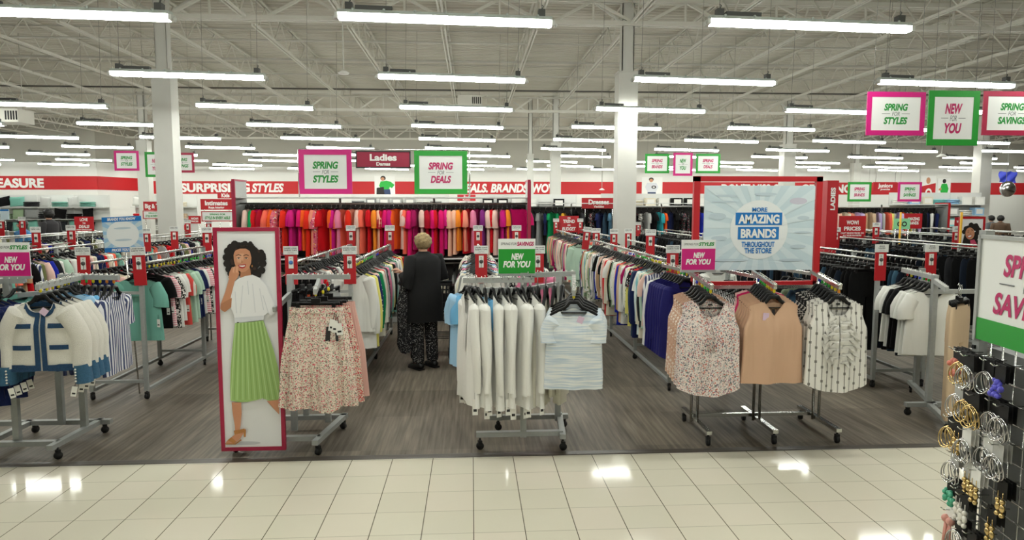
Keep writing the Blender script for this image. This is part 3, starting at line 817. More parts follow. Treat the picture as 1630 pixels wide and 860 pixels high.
# --- right block: trousers and jeans, dark
double_rack(4.45, 5.02, 7.2, 11.6, 'double-rail rack of dark trousers behind the frilled blouse', 'double-rail racks')
rail_run(4.45, 7.4, 11.5, .095, ['trousers', 'trousers', 'jeans'], MIXD, 'the trouser rail right of the red frame', 'dark trousers on the near trouser rail', 22, tag_p=.2, jitter=.1)
rail_run(5.02, 7.3, 11.5, .11, ['jeans', 'jeans', 'trousers'], ['black', 'dark_denim', 'steel_blue', 'denim', 'black', 'dark_denim', 'black'] + MIXD, 'the jeans rail behind the white tees', 'jeans on the jeans rail', 23, tag_p=.2, jitter=.1)
for (x, ya, yb, lab, st, seed, cols) in ((7.1, 8.6, 13.6, 'the second jeans row', .17, 24, MIXD), (9.65, 12.6, 17.2, 'the third jeans row', .2, 25, MIXD), (4.45, 13.0, 17.4, 'the far trouser row', .16, 26, MIXD), (7.1, 14.6, 18.4, 'the far second jeans row', .22, 27, MIXD), (12.4, 14.5, 18.5, 'the fourth jeans row', .25, 28, MIXD)):
    double_rack(x, x + .55, ya, yb, 'double-rail rack of dark jeans, %s' % lab, 'double-rail racks')
    rail_run(x, ya + .1, yb - .1, st, ['jeans', 'trousers'], cols, lab, 'jeans and trousers on distant right racks', seed, tag_p=.08, jitter=.1)
    rail_run(x + .55, ya + .1, yb - .1, st * 1.3, ['jeans', 'trousers'], cols, 'the back rail of ' + lab[4:], 'jeans and trousers on distant right racks', seed + 40, tag_p=.08, jitter=.1)

# --- size signs at the rack ends
LT = ('LADIES LONG', 'SLEEVE TOPS'); ST = ('LADIES SHORT', 'SLEEVE TOPS'); JN = ('JEANS', 'LADIES')
size_sign(2.15, 7.174, 'red long sleeve tops sign half behind the magenta styles card', LT, rz=0)
size_sign(-1.27, 7.174, 'red long sleeve tops sign above the white shirt, right of the skirts', LT)
size_sign(-1.87, 7.174, 'red long sleeve tops sign with a blue disc, beside the tall poster', LT, blue=True)
size_sign(.1, 7.174, 'red long sleeve tops sign left of the green savings card', LT)
size_sign(.7, 7.174, 'red long sleeve tops sign right behind the green savings card', LT)
size_sign(-3.4, 7.174, 'red short sleeve tops sign hanging over the teal top', ST, tilt=-.03)
size_sign(-3.95, 7.174, 'red short sleeve tops sign above the striped shirts', ST)
size_sign(4.46, 7.174, 'red jeans sign behind the frilled white blouse', JN)
size_sign(5.03, 7.174, 'red jeans sign above the white tees, right one of two', JN)
size_sign(-1.27, 10.725, 'small red tops sign at the far end of the white shirt rail', LT, z=1.48)
size_sign(-1.87, 10.725, 'small red tops sign in front of the pink and orange wall', LT, z=1.48)
size_sign(.1, 10.625, 'small red tops sign up behind the green savings card, at left', LT, z=1.48)
size_sign(.7, 10.625, 'small red tops sign peeking over the green savings card', LT, z=1.48)
for (px, py, y, lab) in ((933, 383, 11.9, 'slightly tilted red size sign at the gap in the right rail'), (949, 384, 12.4, 'red size sign beside the tilted one on the right rail'), (977, 386, 12.0, 'red size sign standing over the long right rail, nearer one'), (979, 379, 16.6, 'distant red size sign right below the thick pillar'),
                         (1000, 384, 13.0, 'red size sign at the foot of the thick white pillar'), (1035, 392, 9.6, 'red size sign on the back rail left of the magenta card'), (888, 369, 17.3, 'white-topped red sign at left of the trend budget board'), (922, 368, 17.3, 'white-topped red sign at right of the trend budget board'),
                         (1016, 367, 19, 'distant red size sign over the dark rack, left of two'), (1050, 367, 19.5, 'distant red size sign over the dark rack, right of two'),
                         (51, 386, 10.6, 'red size sign above the magenta styles card at left'), (98, 377, 11.5, 'red size sign left of the blue brands card, nearer rail'), (36, 363, 15.2, 'small red size sign near the far left shoppers'), (2, 364, 15.2, 'small red size sign at the far left edge'),
                         (234, 386, 12, 'red size sign just right of the blue brands card'), (278, 382, 12.5, 'red size sign at the foot of the left column'), (330, 387, 10.4, 'red size sign left of the tall poster top'), (327, 360, 16, 'small red size sign under the style in every aisle board'), (296, 365, 16.2, 'small red size sign right beside the left column'),
                         (1331, 382, 12.5, 'white-topped red sign at left of the wow prices board'), (1381, 380, 12.5, 'white-topped red sign at right of the wow prices board'), (1521, 383, 11.5, 'red size sign left of the framed laughing face')):
    p = at(px, py, y)
    cand = [x for x, a, b in RAILS if a < y < b and abs(x - p.x) < .16]
    st_ = not cand
    if cand: p.x = min(cand, key=lambda x: abs(x - p.x)); p.z = 1.47
    size_sign(p.x, p.y, lab, (LT if px < 1300 else JN), z=p.z, detail=1, stem=st_, tilt=.12 if px == 933 else 0)

# ================================================================ PINK AND ORANGE WALL RACK
def wall_rack(x0, x1, y, zt, label, endm, board_top, low_z=None):
    t = thing('tall_wall_rack', label, 'clothes rack', (x0, y, 0)); w = x1 - x0
    MB().tube([(0, 0, zt), (w, 0, zt)], .016, 8).build('rail', M_RAIL, t)
    MB().box((w / 2, .02, zt + .1), (w, .5, .02)).build('top_shelf', M_SIGNW, t)
    if low_z: MB().tube([(0, 0, low_z), (w, 0, low_z)], .016, 8).build('rail', M_RAIL, t); MB().box((w / 2, .02, low_z + .09), (w, .5, .02)).build('shelf', M_SIGNW, t)
    MB().box((w / 2, .33, zt / 2), (w, .02, zt)).build('back_panel', mat('back_panel', '3a3836', .7), t)
    for x in (0, w):
        m = MB(); m.box((x + (.0 if x else 0), .03, board_top / 2), (.03, .62, board_top)); b = m.build('end_board', M_GREY, t)
        m = MB(); m.box((x, -.285, board_top / 2), (.06, .03, board_top)); m.box((x, .03, board_top + .012), (.05, .64, .03)); m.build('red_edge', endm, b)
    n = int(w / 1.3)
    for i in range(1, n): MB().bar((w * i / n, .28, 0), (w * i / n, .28, zt + .1), .035, .035).build('upright', M_GREY, t)
    MB().box((w / 2, .1, .06), (w, .5, .12)).build('base', M_GREY, t)
    return t
PX0, PX1, PY = -3.97, .99, 12.0
wall_rack(PX0, PX1, PY, 2.06, 'long tall rack of pink, red and orange tops across the middle', M_MAROON, 2.44, 1.02)
PINKS = ['blush', 'emerald', 'red', 'hot_pink', 'crimson', 'coral', 'orange', 'floral_pink', 'scarlet', 'fuchsia', 'magenta', 'hot_pink', 'orange', 'scarlet', 'salmon', 'floral_pink', 'red', 'orange', 'magenta', 'pink', 'coral', 'scarlet', 'salmon', 'blush', 'coral', 'red', 'tangerine',
         'peach', 'crimson', 'hot_pink', 'magenta', 'orange', 'blush', 'coral', 'hot_pink', 'berry', 'blush', 'crimson', 'hot_pink', 'red', 'hot_pink', 'fuchsia', 'peach', 'peach', 'tangerine', 'salmon', 'red', 'pink', 'berry', 'plum', 'blush', 'red', 'blush', 'magenta', 'tangerine', 'berry', 'hot_pink']
r = random.Random(77)
for i, c in enumerate(PINKS):
    x = PX0 + .16 + i * (PX1 - PX0 - .36) / (len(PINKS) - 1)
    kind = 'wall_tee'
    rz = PI / 2 + r.uniform(-.5, .1) if i < len(PINKS) - 1 else .25
    hang(kind, c, (x, PY, 2.073), rz, '%s short-sleeved top, %s from left on the tall pink wall rack' % (cname(c), ordinal(i)), 'tops on the tall pink and orange wall rack', var=r.randrange(3), detail=1, tagged=r.random() < .3, scale=r.uniform(1.0, 1.08))
r = random.Random(78)
for i in range(30):
    c = r.choice(['white', 'silver', 'ivory', 'white', 'black', 'cream', 'grey'])
    x = PX0 + .2 + i * (PX1 - PX0 - .4) / 29
    hang('tank', c, (x, PY, 1.033), PI / 2 + r.uniform(-.3, .2), '%s sleeveless blouse, %s from left on the low rail' % (cname(c), ordinal(i)), 'blouses on the low rail under the pink tops', var=r.randrange(3), detail=1)
# --- dark wall rack farther right
wall_rack(1.55, 9.4, 19.2, 2.0, 'long tall rack of dark mixed tops and dresses beyond the pillar', M_RED, 2.1)
DK = ['charcoal', 'grey', 'navy', 'emerald', 'green', 'mustard', 'black', 'black', 'charcoal', 'black', 'floral_dark', 'navy', 'denim', 'steel_blue', 'tan', 'orange', 'orange', 'floral_dark', 'leopard', 'silver', 'black', 'turquoise', 'orange', 'navy', 'black', 'floral_dark', 'floral_dark', 'charcoal', 'royal_blue', 'royal_blue', 'royal_blue', 'floral_dark', 'olive', 'royal_blue', 'floral_pink', 'navy', 'floral_dark', 'black', 'red', 'red', 'royal_blue', 'royal_blue', 'navy', 'charcoal', 'black']
r = random.Random(79)
for i, c in enumerate(DK):
    x = 1.75 + i * 7.5 / (len(DK) - 1)
    kind = r.choice(['dress', 'dress', 'tee'])
    hang(kind, c, (x, 19.2, 2.013), PI / 2 + r.uniform(-.7, .3), '%s %s, %s from left on the far dark wall rack' % (cname(c), NOUN[kind], ordinal(i)), 'tops and dresses on the far dark wall rack', var=r.randrange(3), detail=1, scale=1.1)
# --- pastel wall rack at far right
wall_rack(11.0, 14.6, 20.4, 1.98, 'far wall rack of pale pastel tops under the juniors sign', M_RED, 2.1)
PS = ['blush', 'peach', 'cream', 'salmon', 'peach', 'lavender', 'lilac', 'tan', 'beige', 'tan', 'lavender', 'silver', 'coral', 'yellow', 'silver', 'lavender', 'orange', 'lilac', 'yellow', 'cream', 'lavender', 'black', 'navy', 'white', 'navy']
for i, c in enumerate(PS):
    x = 11.2 + i * 3.2 / (len(PS) - 1)
    hang('long_top', c, (x, 20.4, 1.993), PI / 2 + r.uniform(-.9, .3), '%s long-sleeved top, %s from left on the pastel wall rack' % (cname(c), ordinal(i)), 'tops on the far pastel wall rack', var=r.randrange(3), detail=1, scale=1.05)
# ================================================================ FRONT STANDS
M_TWEED = mat('white_tweed', 'efece2', 0.95, bump=(260, 0.9), noise=(180, 0.06))
M_DENIM = mat('denim_trim', '1d4266', 0.9, bump=(300, 0.8), noise=(120, 0.25))
M_DENIMCUFF = mat('denim_cuff', '305a78', 0.85, bump=(200, .4), noise=(90, 0.12))
M_PEARL = mat('pearl', 'e6e2da', 0.25)
M_PURPLETAG = mat('lilac_tag', 'd9bfd6', 0.6)
M_NOTCH = mat('notch_white', 'dcdcd8', .5)

def patch(mb, mi, pt, t0, t1, v0, v1, grow, nt=6, nv=6, th=True, wave=None):
    P = []
    for i in range(nv + 1):
        row = []
        for j in range(nt + 1):
            t = t0 + (t1 - t0) * j / nt; v = v0 + (v1 - v0) * i / nv
            row.append(pt(t, v, grow))
        P.append(row)
    mb.grid(P, mi)
    return mb
def rect(mb, pt, xa, xb, za, zb, grow, n=8):
    """raised band on the front of a body: x from xa to xb, z from za to zb"""
    F = 1.5 * PI
    def at_xz(x, z):
        t, v = F, .5
        for _ in range(14):
            p = pt(t, v, 0); t += (x - p.x) * 3.5; v -= (z - p.z) * 1.2
        return pt(t, v, grow)
    mb.grid([[at_xz(xa + (xb - xa) * j / n, z_) for j in range(n + 1)] for z_ in (zb, (za + zb) / 2, za)])
def arm_mesh(p, q, w=.028, h=.04, notches=0, hookdrop=False):
    m = MB(); m.bar(p, q, w, h)
    p, q = Vector(p), Vector(q)
    for i in range(notches):
        c = p.lerp(q, (i + .6) / notches) + Vector((0, 0, h / 2 + .004))
        d = (q - p).normalized(); s = Vector((-d.y, d.x, 0))
        m.bar(c - s * .016, c + s * .016, .006, .012, 1)
    return m
def stand(label, loc, posts, arms, bars, casters, metal, group=None, psize=.05, name='clothes_stand'):
    """a small rolling stand; all coordinates are world ones, loc is its base"""
    t = thing(name, label, 'clothes rack', (*loc, 0), 0, group); o = Vector((*loc, 0))
    for p in posts:
        MB().bar(Vector((p[0], p[1], p[2])) - o, Vector((p[0], p[1], p[3])) - o, psize, psize * (.8 if len(p) < 5 else p[4])).build('post', metal, t)
    for a in arms:
        arm_mesh(Vector(a[0]) - o, Vector(a[1]) - o, notches=a[2] if len(a) > 2 else 0).build('arm', [metal, M_NOTCH], t)
    m = MB()
    for a, b in bars: m.bar(Vector(a) - o, Vector(b) - o, .05, .04)
    m.build('base_frame', metal, t)
    for c in casters:
        put('caster', CASTER, t, Vector((c[0], c[1], 0)) - o, (0, 0, rnd.uniform(-1.5, 1.5)))
    return t
ZA = RZ
# ---- left stand
stand('grey stand of white tweed jackets at the left edge', (-3.6, 5.8),
      [(-3.68, 5.6, .1, 1.44), (-3.33, 5.92, .1, 1.44), (-3.6, 6.06, .1, .9)],
      [((-3.25, 5.9, ZA), (-3.17, 5.14, ZA), 12), ((-3.47, 5.92, ZA), (-2.92, 5.8, ZA), 12), ((-3.55, 5.6, ZA), (-4.3, 5.6, ZA), 12), ((-3.68, 5.62, 1.3), (-3.3, 5.92, 1.3), 0), ((-3.7, 5.6, ZA), (-3.72, 5.0, ZA), 10)],
      [((-4.35, 5.55, .11), (-3.33, 5.55, .11)), ((-4.35, 6.1, .11), (-3.2, 6.1, .11)), ((-3.33, 5.42, .11), (-3.3, 6.14, .11)), ((-3.9, 5.5, .11), (-3.9, 6.14, .11))],
      [(-3.3, 5.48), (-3.27, 6.12), (-3.89, 6.16), (-4.3, 5.5)], M_GREY)
def tweed_jacket(loc, rz, label):
    mb = MB(); t_ = MB()
    L = .50
    pt = body_shell(mb, 0, [(0, .18), (.2, .225), (1, .245)], L, neck=(.088, .10, .02), folds=(.005, 4), depth=.045, rows=12, n=36)
    J = mb.build('jacket', M_TWEED, None, loc, (0, 0, rz)); tag(J, label, 'jacket', 'white tweed jackets on the left stand')
    F = 1.5 * PI
    for s in (-1, 1):
        b = MB(); patch(b, 0, pt, F + s * .02, F + s * .17, .0, 1.0, .006, 3, 14); b.build('front_trim', M_DENIM, J)
        b = MB(); rect(b, pt, s * .055, s * .165, -.335, -.30, .008); b.build('pocket_trim', M_DENIM, J)
        b = MB(); rect(b, pt, s * .06, s * .185, -.495, -.46, .008); b.build('pocket_trim', M_DENIM, J)
        b = MB(); patch(b, 0, pt, F + s * .17, F + s * 1.4, .90, 1.005, .006, 14, 2); b.build('hem_trim', M_DENIM, J)
        b = MB(); a_ = math.acos(min(1, .088 / .18)); t1 = PI / 2 - a_
        patch(b, 0, pt, F + s * .02, F + s * (t1 + .05), .0, .075, .007, 10, 2); b.build('neck_trim', M_DENIM, J)
        sl = MB(); end, r = sleeve(sl, 0, s, (.195, -.18), .40, .078, .066, out=.10, flat=.8, wob=.004, n=14)
        sl.build('sleeve', M_TWEED, J)
        c = MB(); c.tube([(end[0], end[1], end[2] + .02), (end[0] + s * .008, 0, end[2] - .05), (end[0] + s * .012, 0, end[2] - .12)], [(.068, .056), (.070, .058), (.074, .06)], 14, 0, caps=False)
        cf = c.build('cuff', M_DENIMCUFF, J)
        bb = MB()
        for i in range(5): bb.ball((end[0] - s * .02, -.062, end[2] - .012 - i * .022), .0075, 0, 8, 6)
        bb.build('button_row', M_PEARL, cf)
        put('price_tag', TAG, J, (end[0] - s * .03, -.05, end[2] - .12), (0, .2 * s, .3))
    b = MB(); patch(b, 0, pt, .35 * PI, .65 * PI, .0, .10, -.004, 8, 2); b.build('collar_lining', M_DENIM, J)
    MB().box((.03, -.03, -.215), (.05, .003, .05), 0, (0, .7, 0)).build('lilac_tag', M_PURPLETAG, J)
    h = put('hanger', HANGER, J); put('hook', HOOK, h); put('size_marker', sizer('yellow'), h)
    return J
z = ZA + .02 + .013
tweed_jacket((-3.165, 5.17, z), .06, 'front white tweed jacket with denim trim facing out, first on the stand')
tweed_jacket((-3.18, 5.27, z), .16, 'white tweed jacket with denim trim, second behind the front one')
tweed_jacket((-3.19, 5.36, z), .16, 'white tweed jacket with denim trim, third behind the front one')
tweed_jacket((-3.20, 5.45, z), .2, 'white tweed jacket with denim trim, rearmost of the four')
hang('short_top', 'light_blue', (-3.21, 5.55, z), .3, 'light blue ruffled top hung just behind the tweed jackets', 'blue tops behind the tweed jackets', detail=2, marker='yellow', scale=.9)
hang('short_top', 'sky_blue', (-3.22, 5.62, z), .2, 'brighter blue ruffled top hung last behind the tweed jackets', 'blue tops behind the tweed jackets', 1, detail=2, marker='yellow', scale=.92)
for i in range(8):
    hang('tee', 'stripe_navy', (-3.40 + i * .062, 5.9 - i * .013, z), PI / 2 + .12 - .08 * (i == 7), 'navy and white striped shirt on the left stand, %s from its left' % ordinal(i), 'striped shirts on the left stand', i % 3, detail=2, marker=['blue', 'blue', 'green', 'green', 'yellow', 'yellow', 'orange', 'orange'][i], scale=1.08, tagged=i == 6)
for i in range(7):
    hang('long_top', 'navy', (-3.72 - .006 * i, 5.08 + .075 * i, z), .05, 'dark navy knit top at the left edge, %s from the front' % ordinal(i), 'navy knit tops at the left edge', i % 3, detail=2, marker='yellow', scale=1.1)
for i in range(3):
    hang('tee', 'teal', (-3.62 - .1 * i, 5.63, z), PI / 2 - .3, 'muted teal top behind the tweed jackets, %s from right' % ordinal(i), 'teal tops at the left edge', i, detail=1)

# ---- skirt stand and tall poster
stand('grey stand of floral skirts beside the tall poster', (-1.5, 5.8),
      [(-1.52, 5.78, .1, 1.44), (-1.28, 6.0, .1, .9), (-1.5, 6.12, .1, .9)],
      [((-1.52, 5.78, ZA), (-1.02, 5.76, ZA), 12), ((-1.28, 5.78, ZA - .03), (-1.19, 5.22, ZA - .06), 0), ((-1.52, 5.78, 1.28), (-1.55, 5.4, 1.2), 0)],
      [((-2.0, 5.55, .11), (-1.25, 5.55, .11)), ((-2.0, 6.1, .11), (-1.14, 6.12, .11)), ((-1.27, 5.42, .11), (-1.16, 6.16, .11)), ((-1.93, 5.45, .11), (-1.9, 6.16, .11))],
      [(-1.25, 5.45), (-1.17, 6.1), (-1.94, 5.56), (-1.9, 6.15)], M_GREY)
SK1 = fabric_floral('skirt_floral_pink', 'e2d6c6', ['c23a4e', 'd98a94', '6e7466', 'b9a48c', 'd4606e', '8d8d7a'], 82, .42, 140, .40, ['6d6f62', 'cf5566', 'a8a490', '8a4a52'])
SK2 = fabric_floral('skirt_floral_red', 'd9c4b2', ['b91d2e', 'd24a4e', 'c23a4e', '6e7466'], 80, .5, 130, .4, ['b3202e', 'a8a490'])
def pleated_skirt(loc, rz, label, m, sc=1.0, L=.755, group='skirts on the skirt stand'):
    mb = MB()
    rows, n = 16, 120; P = []
    for i in range(rows + 1):
        v = i / rows; row = []
        for k_ in range(n):
            t = 2 * PI * k_ / n; c, s = math.cos(t), math.sin(t)
            w = interp([(0, .20), (.06, .205), (.5, .265), (1, .285)], v); d = .035 + .045 * sstep(v * 1.4)
            pl = (.002 + .010 * v) * math.sin(26 * t + .8 * math.sin(3 * v + t)) + (.004 + .02 * v) * math.sin(9 * t + 1.0 + 1.5 * math.sin(2 * t))
            row.append((c * (w + pl * .6), (1 if s > 0 else -1) * abs(s) ** .7 * d + pl * (1 if s > 0 else -1) * min(1, 2 * abs(s)), -.17 - L * v - .014 * v * math.cos(5 * t) + (.012 * (1 - abs(s)) if v == 0 else 0) - .03 * v * (1 - c * c)))
        P.append(row)
    mb.grid(P, 0, wrap=True)
    g = mb.build('pleated_skirt', m, None, loc, (0, 0, rz)); g.scale = (sc,) * 3
    tag(g, label, 'skirt', group)
    wb = MB(); R = []
    for zz, gr in ((-.162, .003), (-.2, .006)):
        R.append([(math.cos(2 * PI * q / 40) * (.2 + gr), (1 if math.sin(2 * PI * q / 40) > 0 else -1) * abs(math.sin(2 * PI * q / 40)) ** .7 * (.036 + gr), zz) for q in range(40)])
    wb.grid(R, 0, wrap=True); wb.build('waistband', m, g)
    h = put('clip_hanger', CLIPHANGER, g); put('hook', HOOK, h); put('size_marker', sizer('yellow'), h)
    return g
zs = ZA - .05 + .02 + .013
s1 = pleated_skirt((-1.19, 5.24, zs), -.02, 'pink floral pleated midi skirt facing out beside the tall poster', SK1)
for i, (x, z_, a) in enumerate(((.15, -.22, .2), (.18, -.25, -.1), (.165, -.23, .1))):
    put('price_tag', TAG, s1, (x, -.07, z_), (0, a, .1)).scale = (1.3, 1, 1.2)
MB().box((.10, -.06, -.36), (.035, .004, .11), 0, (0, .1, 0)).build('black_tag', M_DARK, s1)
MB().box((.165, -.062, -.36), (.02, .004, .11), 0, (0, -.06, 0)).build('black_tag', M_DARK, s1)
pleated_skirt((-1.16, 5.36, zs), -.05, 'redder floral pleated skirt just behind the front floral skirt', SK2)
pleated_skirt((-1.14, 5.47, zs + .01), .03, 'plain dusty pink skirt behind the two floral skirts', mat('dusty_pink', 'c99d92', .85))
for i in range(5):
    hang('skirt', ['black', 'charcoal', 'rust', 'black', 'grey'][i], (-1.42 + .06 * i, 5.77, ZA + .033), PI / 2 - .2, '%s skirt on the upper arm behind the floral skirts, %s from left' % (['black', 'charcoal', 'rust', 'black', 'grey'][i], ordinal(i)), 'skirts on the upper arm behind the floral skirts', i % 3, detail=1)
# tall framed poster
def framed_poster(name, label, loc, w, h, fw, fm, face, depth=.03, rz=0, cat='poster', group=None):
    t = thing(name, label, cat, loc, rz, group)
    MB().box((0, 0, h / 2), (w - fw, depth * .5, h - fw)).build('print', face, t)
    m = MB(); y = 0
    for s in (-1, 1):
        m.box((s * (w - fw) / 2, 0, h / 2), (fw, depth, h)); m.box((0, 0, h / 2 + s * (h - fw) / 2), (w - 2 * fw, depth, fw))
    m.build('frame', fm, t)
    return t
M_POSTERW = mat('poster_paper', 'e9eaec', .5)
pw, ph_ = .505, 1.79
TP = framed_poster('tall_poster', 'tall maroon-framed poster of a woman in a green pleated skirt', (-1.755, 5.44, .055), pw, ph_, .03, M_MAROON, M_POSTERW)
MB().box((0, .03, .05), (.06, .05, .1)).build('foot_bracket', M_GREY, TP)
SKIN = mat('print_skin', 'c98d6b', .6); SKIN2 = mat('print_skin_shade', 'b37a58', .6); SKIN3 = mat('print_skin_light', 'd9a383', .6)
HAIR = mat('print_hair', '17110f', .6); HAIR2 = mat('print_hair_brown', '3a2620', .6)
BL = mat('print_blouse', 'edeef0', .6); BL2 = mat('print_blouse_fold', 'd5d8dd', .6)
GS = mat('print_skirt', '9dbf72', .6); GS2 = mat('print_skirt_pleat', '86ab5c', .6); GS3 = mat('print_skirt_light', 'b7d492', .6)
LIP = mat('print_lips', 'b02a35', .6); TEETH = mat('print_teeth', 'f0eeea', .6); SAN = mat('print_sandal', 'b5793f', .6); SHD = mat('print_floor_shadow', 'c9cbd0', .6)
class Print:
    """flat printed picture, drawn in poster units (0..1 across, 0..1 down)"""
    def __init__(self, w, h, y): self.w, self.h, self.y = w, h, y; self.mb = MB(); self.ms = []; self.k = 0
    def mi(self, m):
        if m not in self.ms: self.ms.append(m)
        return self.ms.index(m)
    def P(self, x, y): return ((x - .5) * self.w, (1 - y) * self.h)
    def poly(self, pts, m):
        self.k += 1; self.mb.poly([self.P(*p) for p in pts], self.y - self.k * .00012, self.mi(m)); return self
    def ell(self, cx, cy, rx, ry, m, n=18, a0=0, a1=2 * PI, rot=0):
        pts = []
        for i in range(n):
            a = a0 + (a1 - a0) * i / (n - (0 if abs(a1 - a0 - 2 * PI) < 1e-6 else 1))
            x, y = rx * math.cos(a), ry * math.sin(a)
            pts.append((cx + x * math.cos(rot) - y * math.sin(rot), cy + x * math.sin(rot) + y * math.cos(rot)))
        return self.poly(pts[::-1], m)
    def line(self, p, q, w, m):
        d = Vector((q[0] - p[0], (q[1] - p[1]) * self.h / self.w)); n = Vector((-d.y, d.x)).normalized() * w
        n = (n.x, n.y * self.w / self.h)
        return self.poly([(p[0] + n[0], p[1] + n[1]), (q[0] + n[0], q[1] + n[1]), (q[0] - n[0], q[1] - n[1]), (p[0] - n[0], p[1] - n[1])], m)
    def build(self, name, parent, loc=(0, 0, 0)): return self.mb.build(name, self.ms, parent, loc)
pr = Print(pw - .06, ph_ - .06, -.0085)
def Z_(pts):
    out = []
    for x, y in pts:
        v = (y - 57) / 708; xl = 40 + 18 * v; out.append(((x - xl) / 179.0, v))
    return out
def zp(pts, m): pr.poly(Z_(pts), m)
def ze(cx, cy, rx, ry, m, n=18, rot=0):
    pts = []
    for i in range(n):
        a = -2 * PI * i / n; x, y = rx * math.cos(a), ry * math.sin(a)
        pts.append((cx + x * math.cos(rot) - y * math.sin(rot), cy + x * math.sin(rot) + y * math.cos(rot)))
    zp(pts, m)
ze(120, 752, 50, 6, SHD)
rp = random.Random(5)
for i in range(70):
    a = rp.uniform(0, 2 * PI); q = rp.uniform(.55, 1)
    ze(128 + 54 * q * math.cos(a), 145 + 49 * q * math.sin(a), rp.uniform(8, 14), rp.uniform(8, 13), HAIR, 10)
ze(128, 142, 50, 46, HAIR, 24)
for i in range(26):
    a = rp.uniform(0, 2 * PI); ze(130 + 46 * math.cos(a), 142 + 42 * math.sin(a), rp.uniform(3, 6), rp.uniform(3, 6), HAIR2, 8)
for hx, hy in ((74, 120), (70, 140), (72, 160), (78, 178), (84, 192), (84, 108), (96, 98), (182, 160), (178, 182), (166, 196), (154, 200)): ze(hx, hy, 12, 12, HAIR, 10)
zp([(114, 178), (142, 172), (148, 212), (110, 216)], SKIN2)                                          # neck
zp([(92, 130), (98, 118), (112, 112), (130, 112), (142, 120), (147, 140), (146, 158), (139, 176), (128, 186), (116, 188), (104, 180), (96, 162), (93, 148)], SKIN)
zp([(100, 135), (112, 128), (124, 128), (122, 150), (116, 158), (104, 156)], SKIN3)
for ex in (108, 131):
    ze(ex, 143, 4.6, 1.7, TEETH, 10); ze(ex, 143, 2.3, 1.9, HAIR, 8); zp([(ex - 6, 142), (ex, 140), (ex + 6, 142), (ex + 6, 143), (ex, 141.4), (ex - 6, 143.2)], HAIR); zp([(ex - 9, 134), (ex, 130), (ex + 8, 133), (ex + 8, 135.5), (ex, 132.5), (ex - 9, 136)], HAIR2)
zp([(118, 146), (121, 157), (115, 158)], SKIN2)
zp([(106, 164), (118, 163), (131, 162), (128, 172), (119, 176), (110, 173)], LIP); zp([(109, 166), (119, 166), (128, 165), (126, 169), (119, 171), (111, 169)], TEETH)
ze(149, 168, 2.2, 4, SAN, 8)
for s in range(10):
    a = s / 9 * PI - .3; ze(120 + 34 * math.cos(a - PI + .1), 122 + 26 * math.sin(-a * .9), 7, 6, HAIR, 9)
zp([(112, 206), (128, 200), (150, 196), (172, 206), (188, 226), (203, 280), (200, 318), (182, 330), (184, 342), (95, 348), (92, 330), (82, 300), (80, 262), (86, 232), (98, 214)], BL)
zp([(168, 208), (190, 226), (216, 290), (222, 320), (206, 330), (196, 318), (180, 262)], BL)
for p_, q_ in (((120, 230), (112, 320)), ((150, 225), (158, 318)), ((172, 240), (184, 310)), ((96, 250), (100, 320)), ((182, 262), (198, 318)), ((135, 215), (138, 260))):
    a, b = Z_([p_, q_]); pr.line(a, b, .006, BL2)
zp([(84, 214), (76, 206), (80, 186), (86, 174), (98, 168), (106, 178), (110, 192), (104, 206), (96, 216)], SKIN)        # hand on the cheek
for i in range(4): zp([(84 + i * 5, 188), (86 + i * 5, 172 - i), (91 + i * 5, 171 - i), (90 + i * 5, 190)], SKIN3 if i % 2 else SKIN)
zp([(78, 208), (96, 214), (84, 262), (76, 300), (62, 314), (50, 304), (52, 288), (66, 250)], SKIN)                       # forearm
zp([(52, 290), (64, 282), (86, 270), (84, 300), (64, 316), (52, 308)], SKIN2)
zp([(94, 334), (184, 328), (184, 342), (95, 352)], BL2); ze(104, 352, 4, 4, HAIR, 8)
zp([(95, 352), (140, 349), (183, 344), (196, 385), (214, 440), (228, 500), (233, 560), (232, 604), (214, 612), (196, 608), (180, 600), (160, 606), (130, 612), (104, 612), (78, 606), (78, 560), (80, 500), (86, 430)], GS)
for i in range(17):
    u = i / 16; x0, x1 = 97 + 85 * u, 80 + 150 * u
    a, b = Z_([(x0, 353 - 7 * u), (x1, 604)])
    pr.line(a, b, .007, GS2 if i % 2 else GS3)
zp([(82, 612), (112, 613), (113, 650), (109, 690), (104, 716), (92, 716), (91, 690), (85, 650)], SKIN)
zp([(192, 609), (231, 606), (231, 655), (214, 636)], SKIN)
zp([(62, 746), (70, 736), (88, 722), (96, 708), (112, 704), (118, 716), (108, 734), (92, 748), (70, 751)], SKIN)
for pl in ([(68, 738), (80, 728), (96, 744), (86, 749)], [(88, 706), (122, 700), (122, 712), (90, 720)], [(112, 704), (126, 702), (125, 728), (119, 728), (118, 714)], [(60, 748), (92, 749), (110, 735), (112, 739), (93, 753), (62, 752)]): zp(pl, SAN)
pr.build('printed_picture', TP, (0, 0, .03))

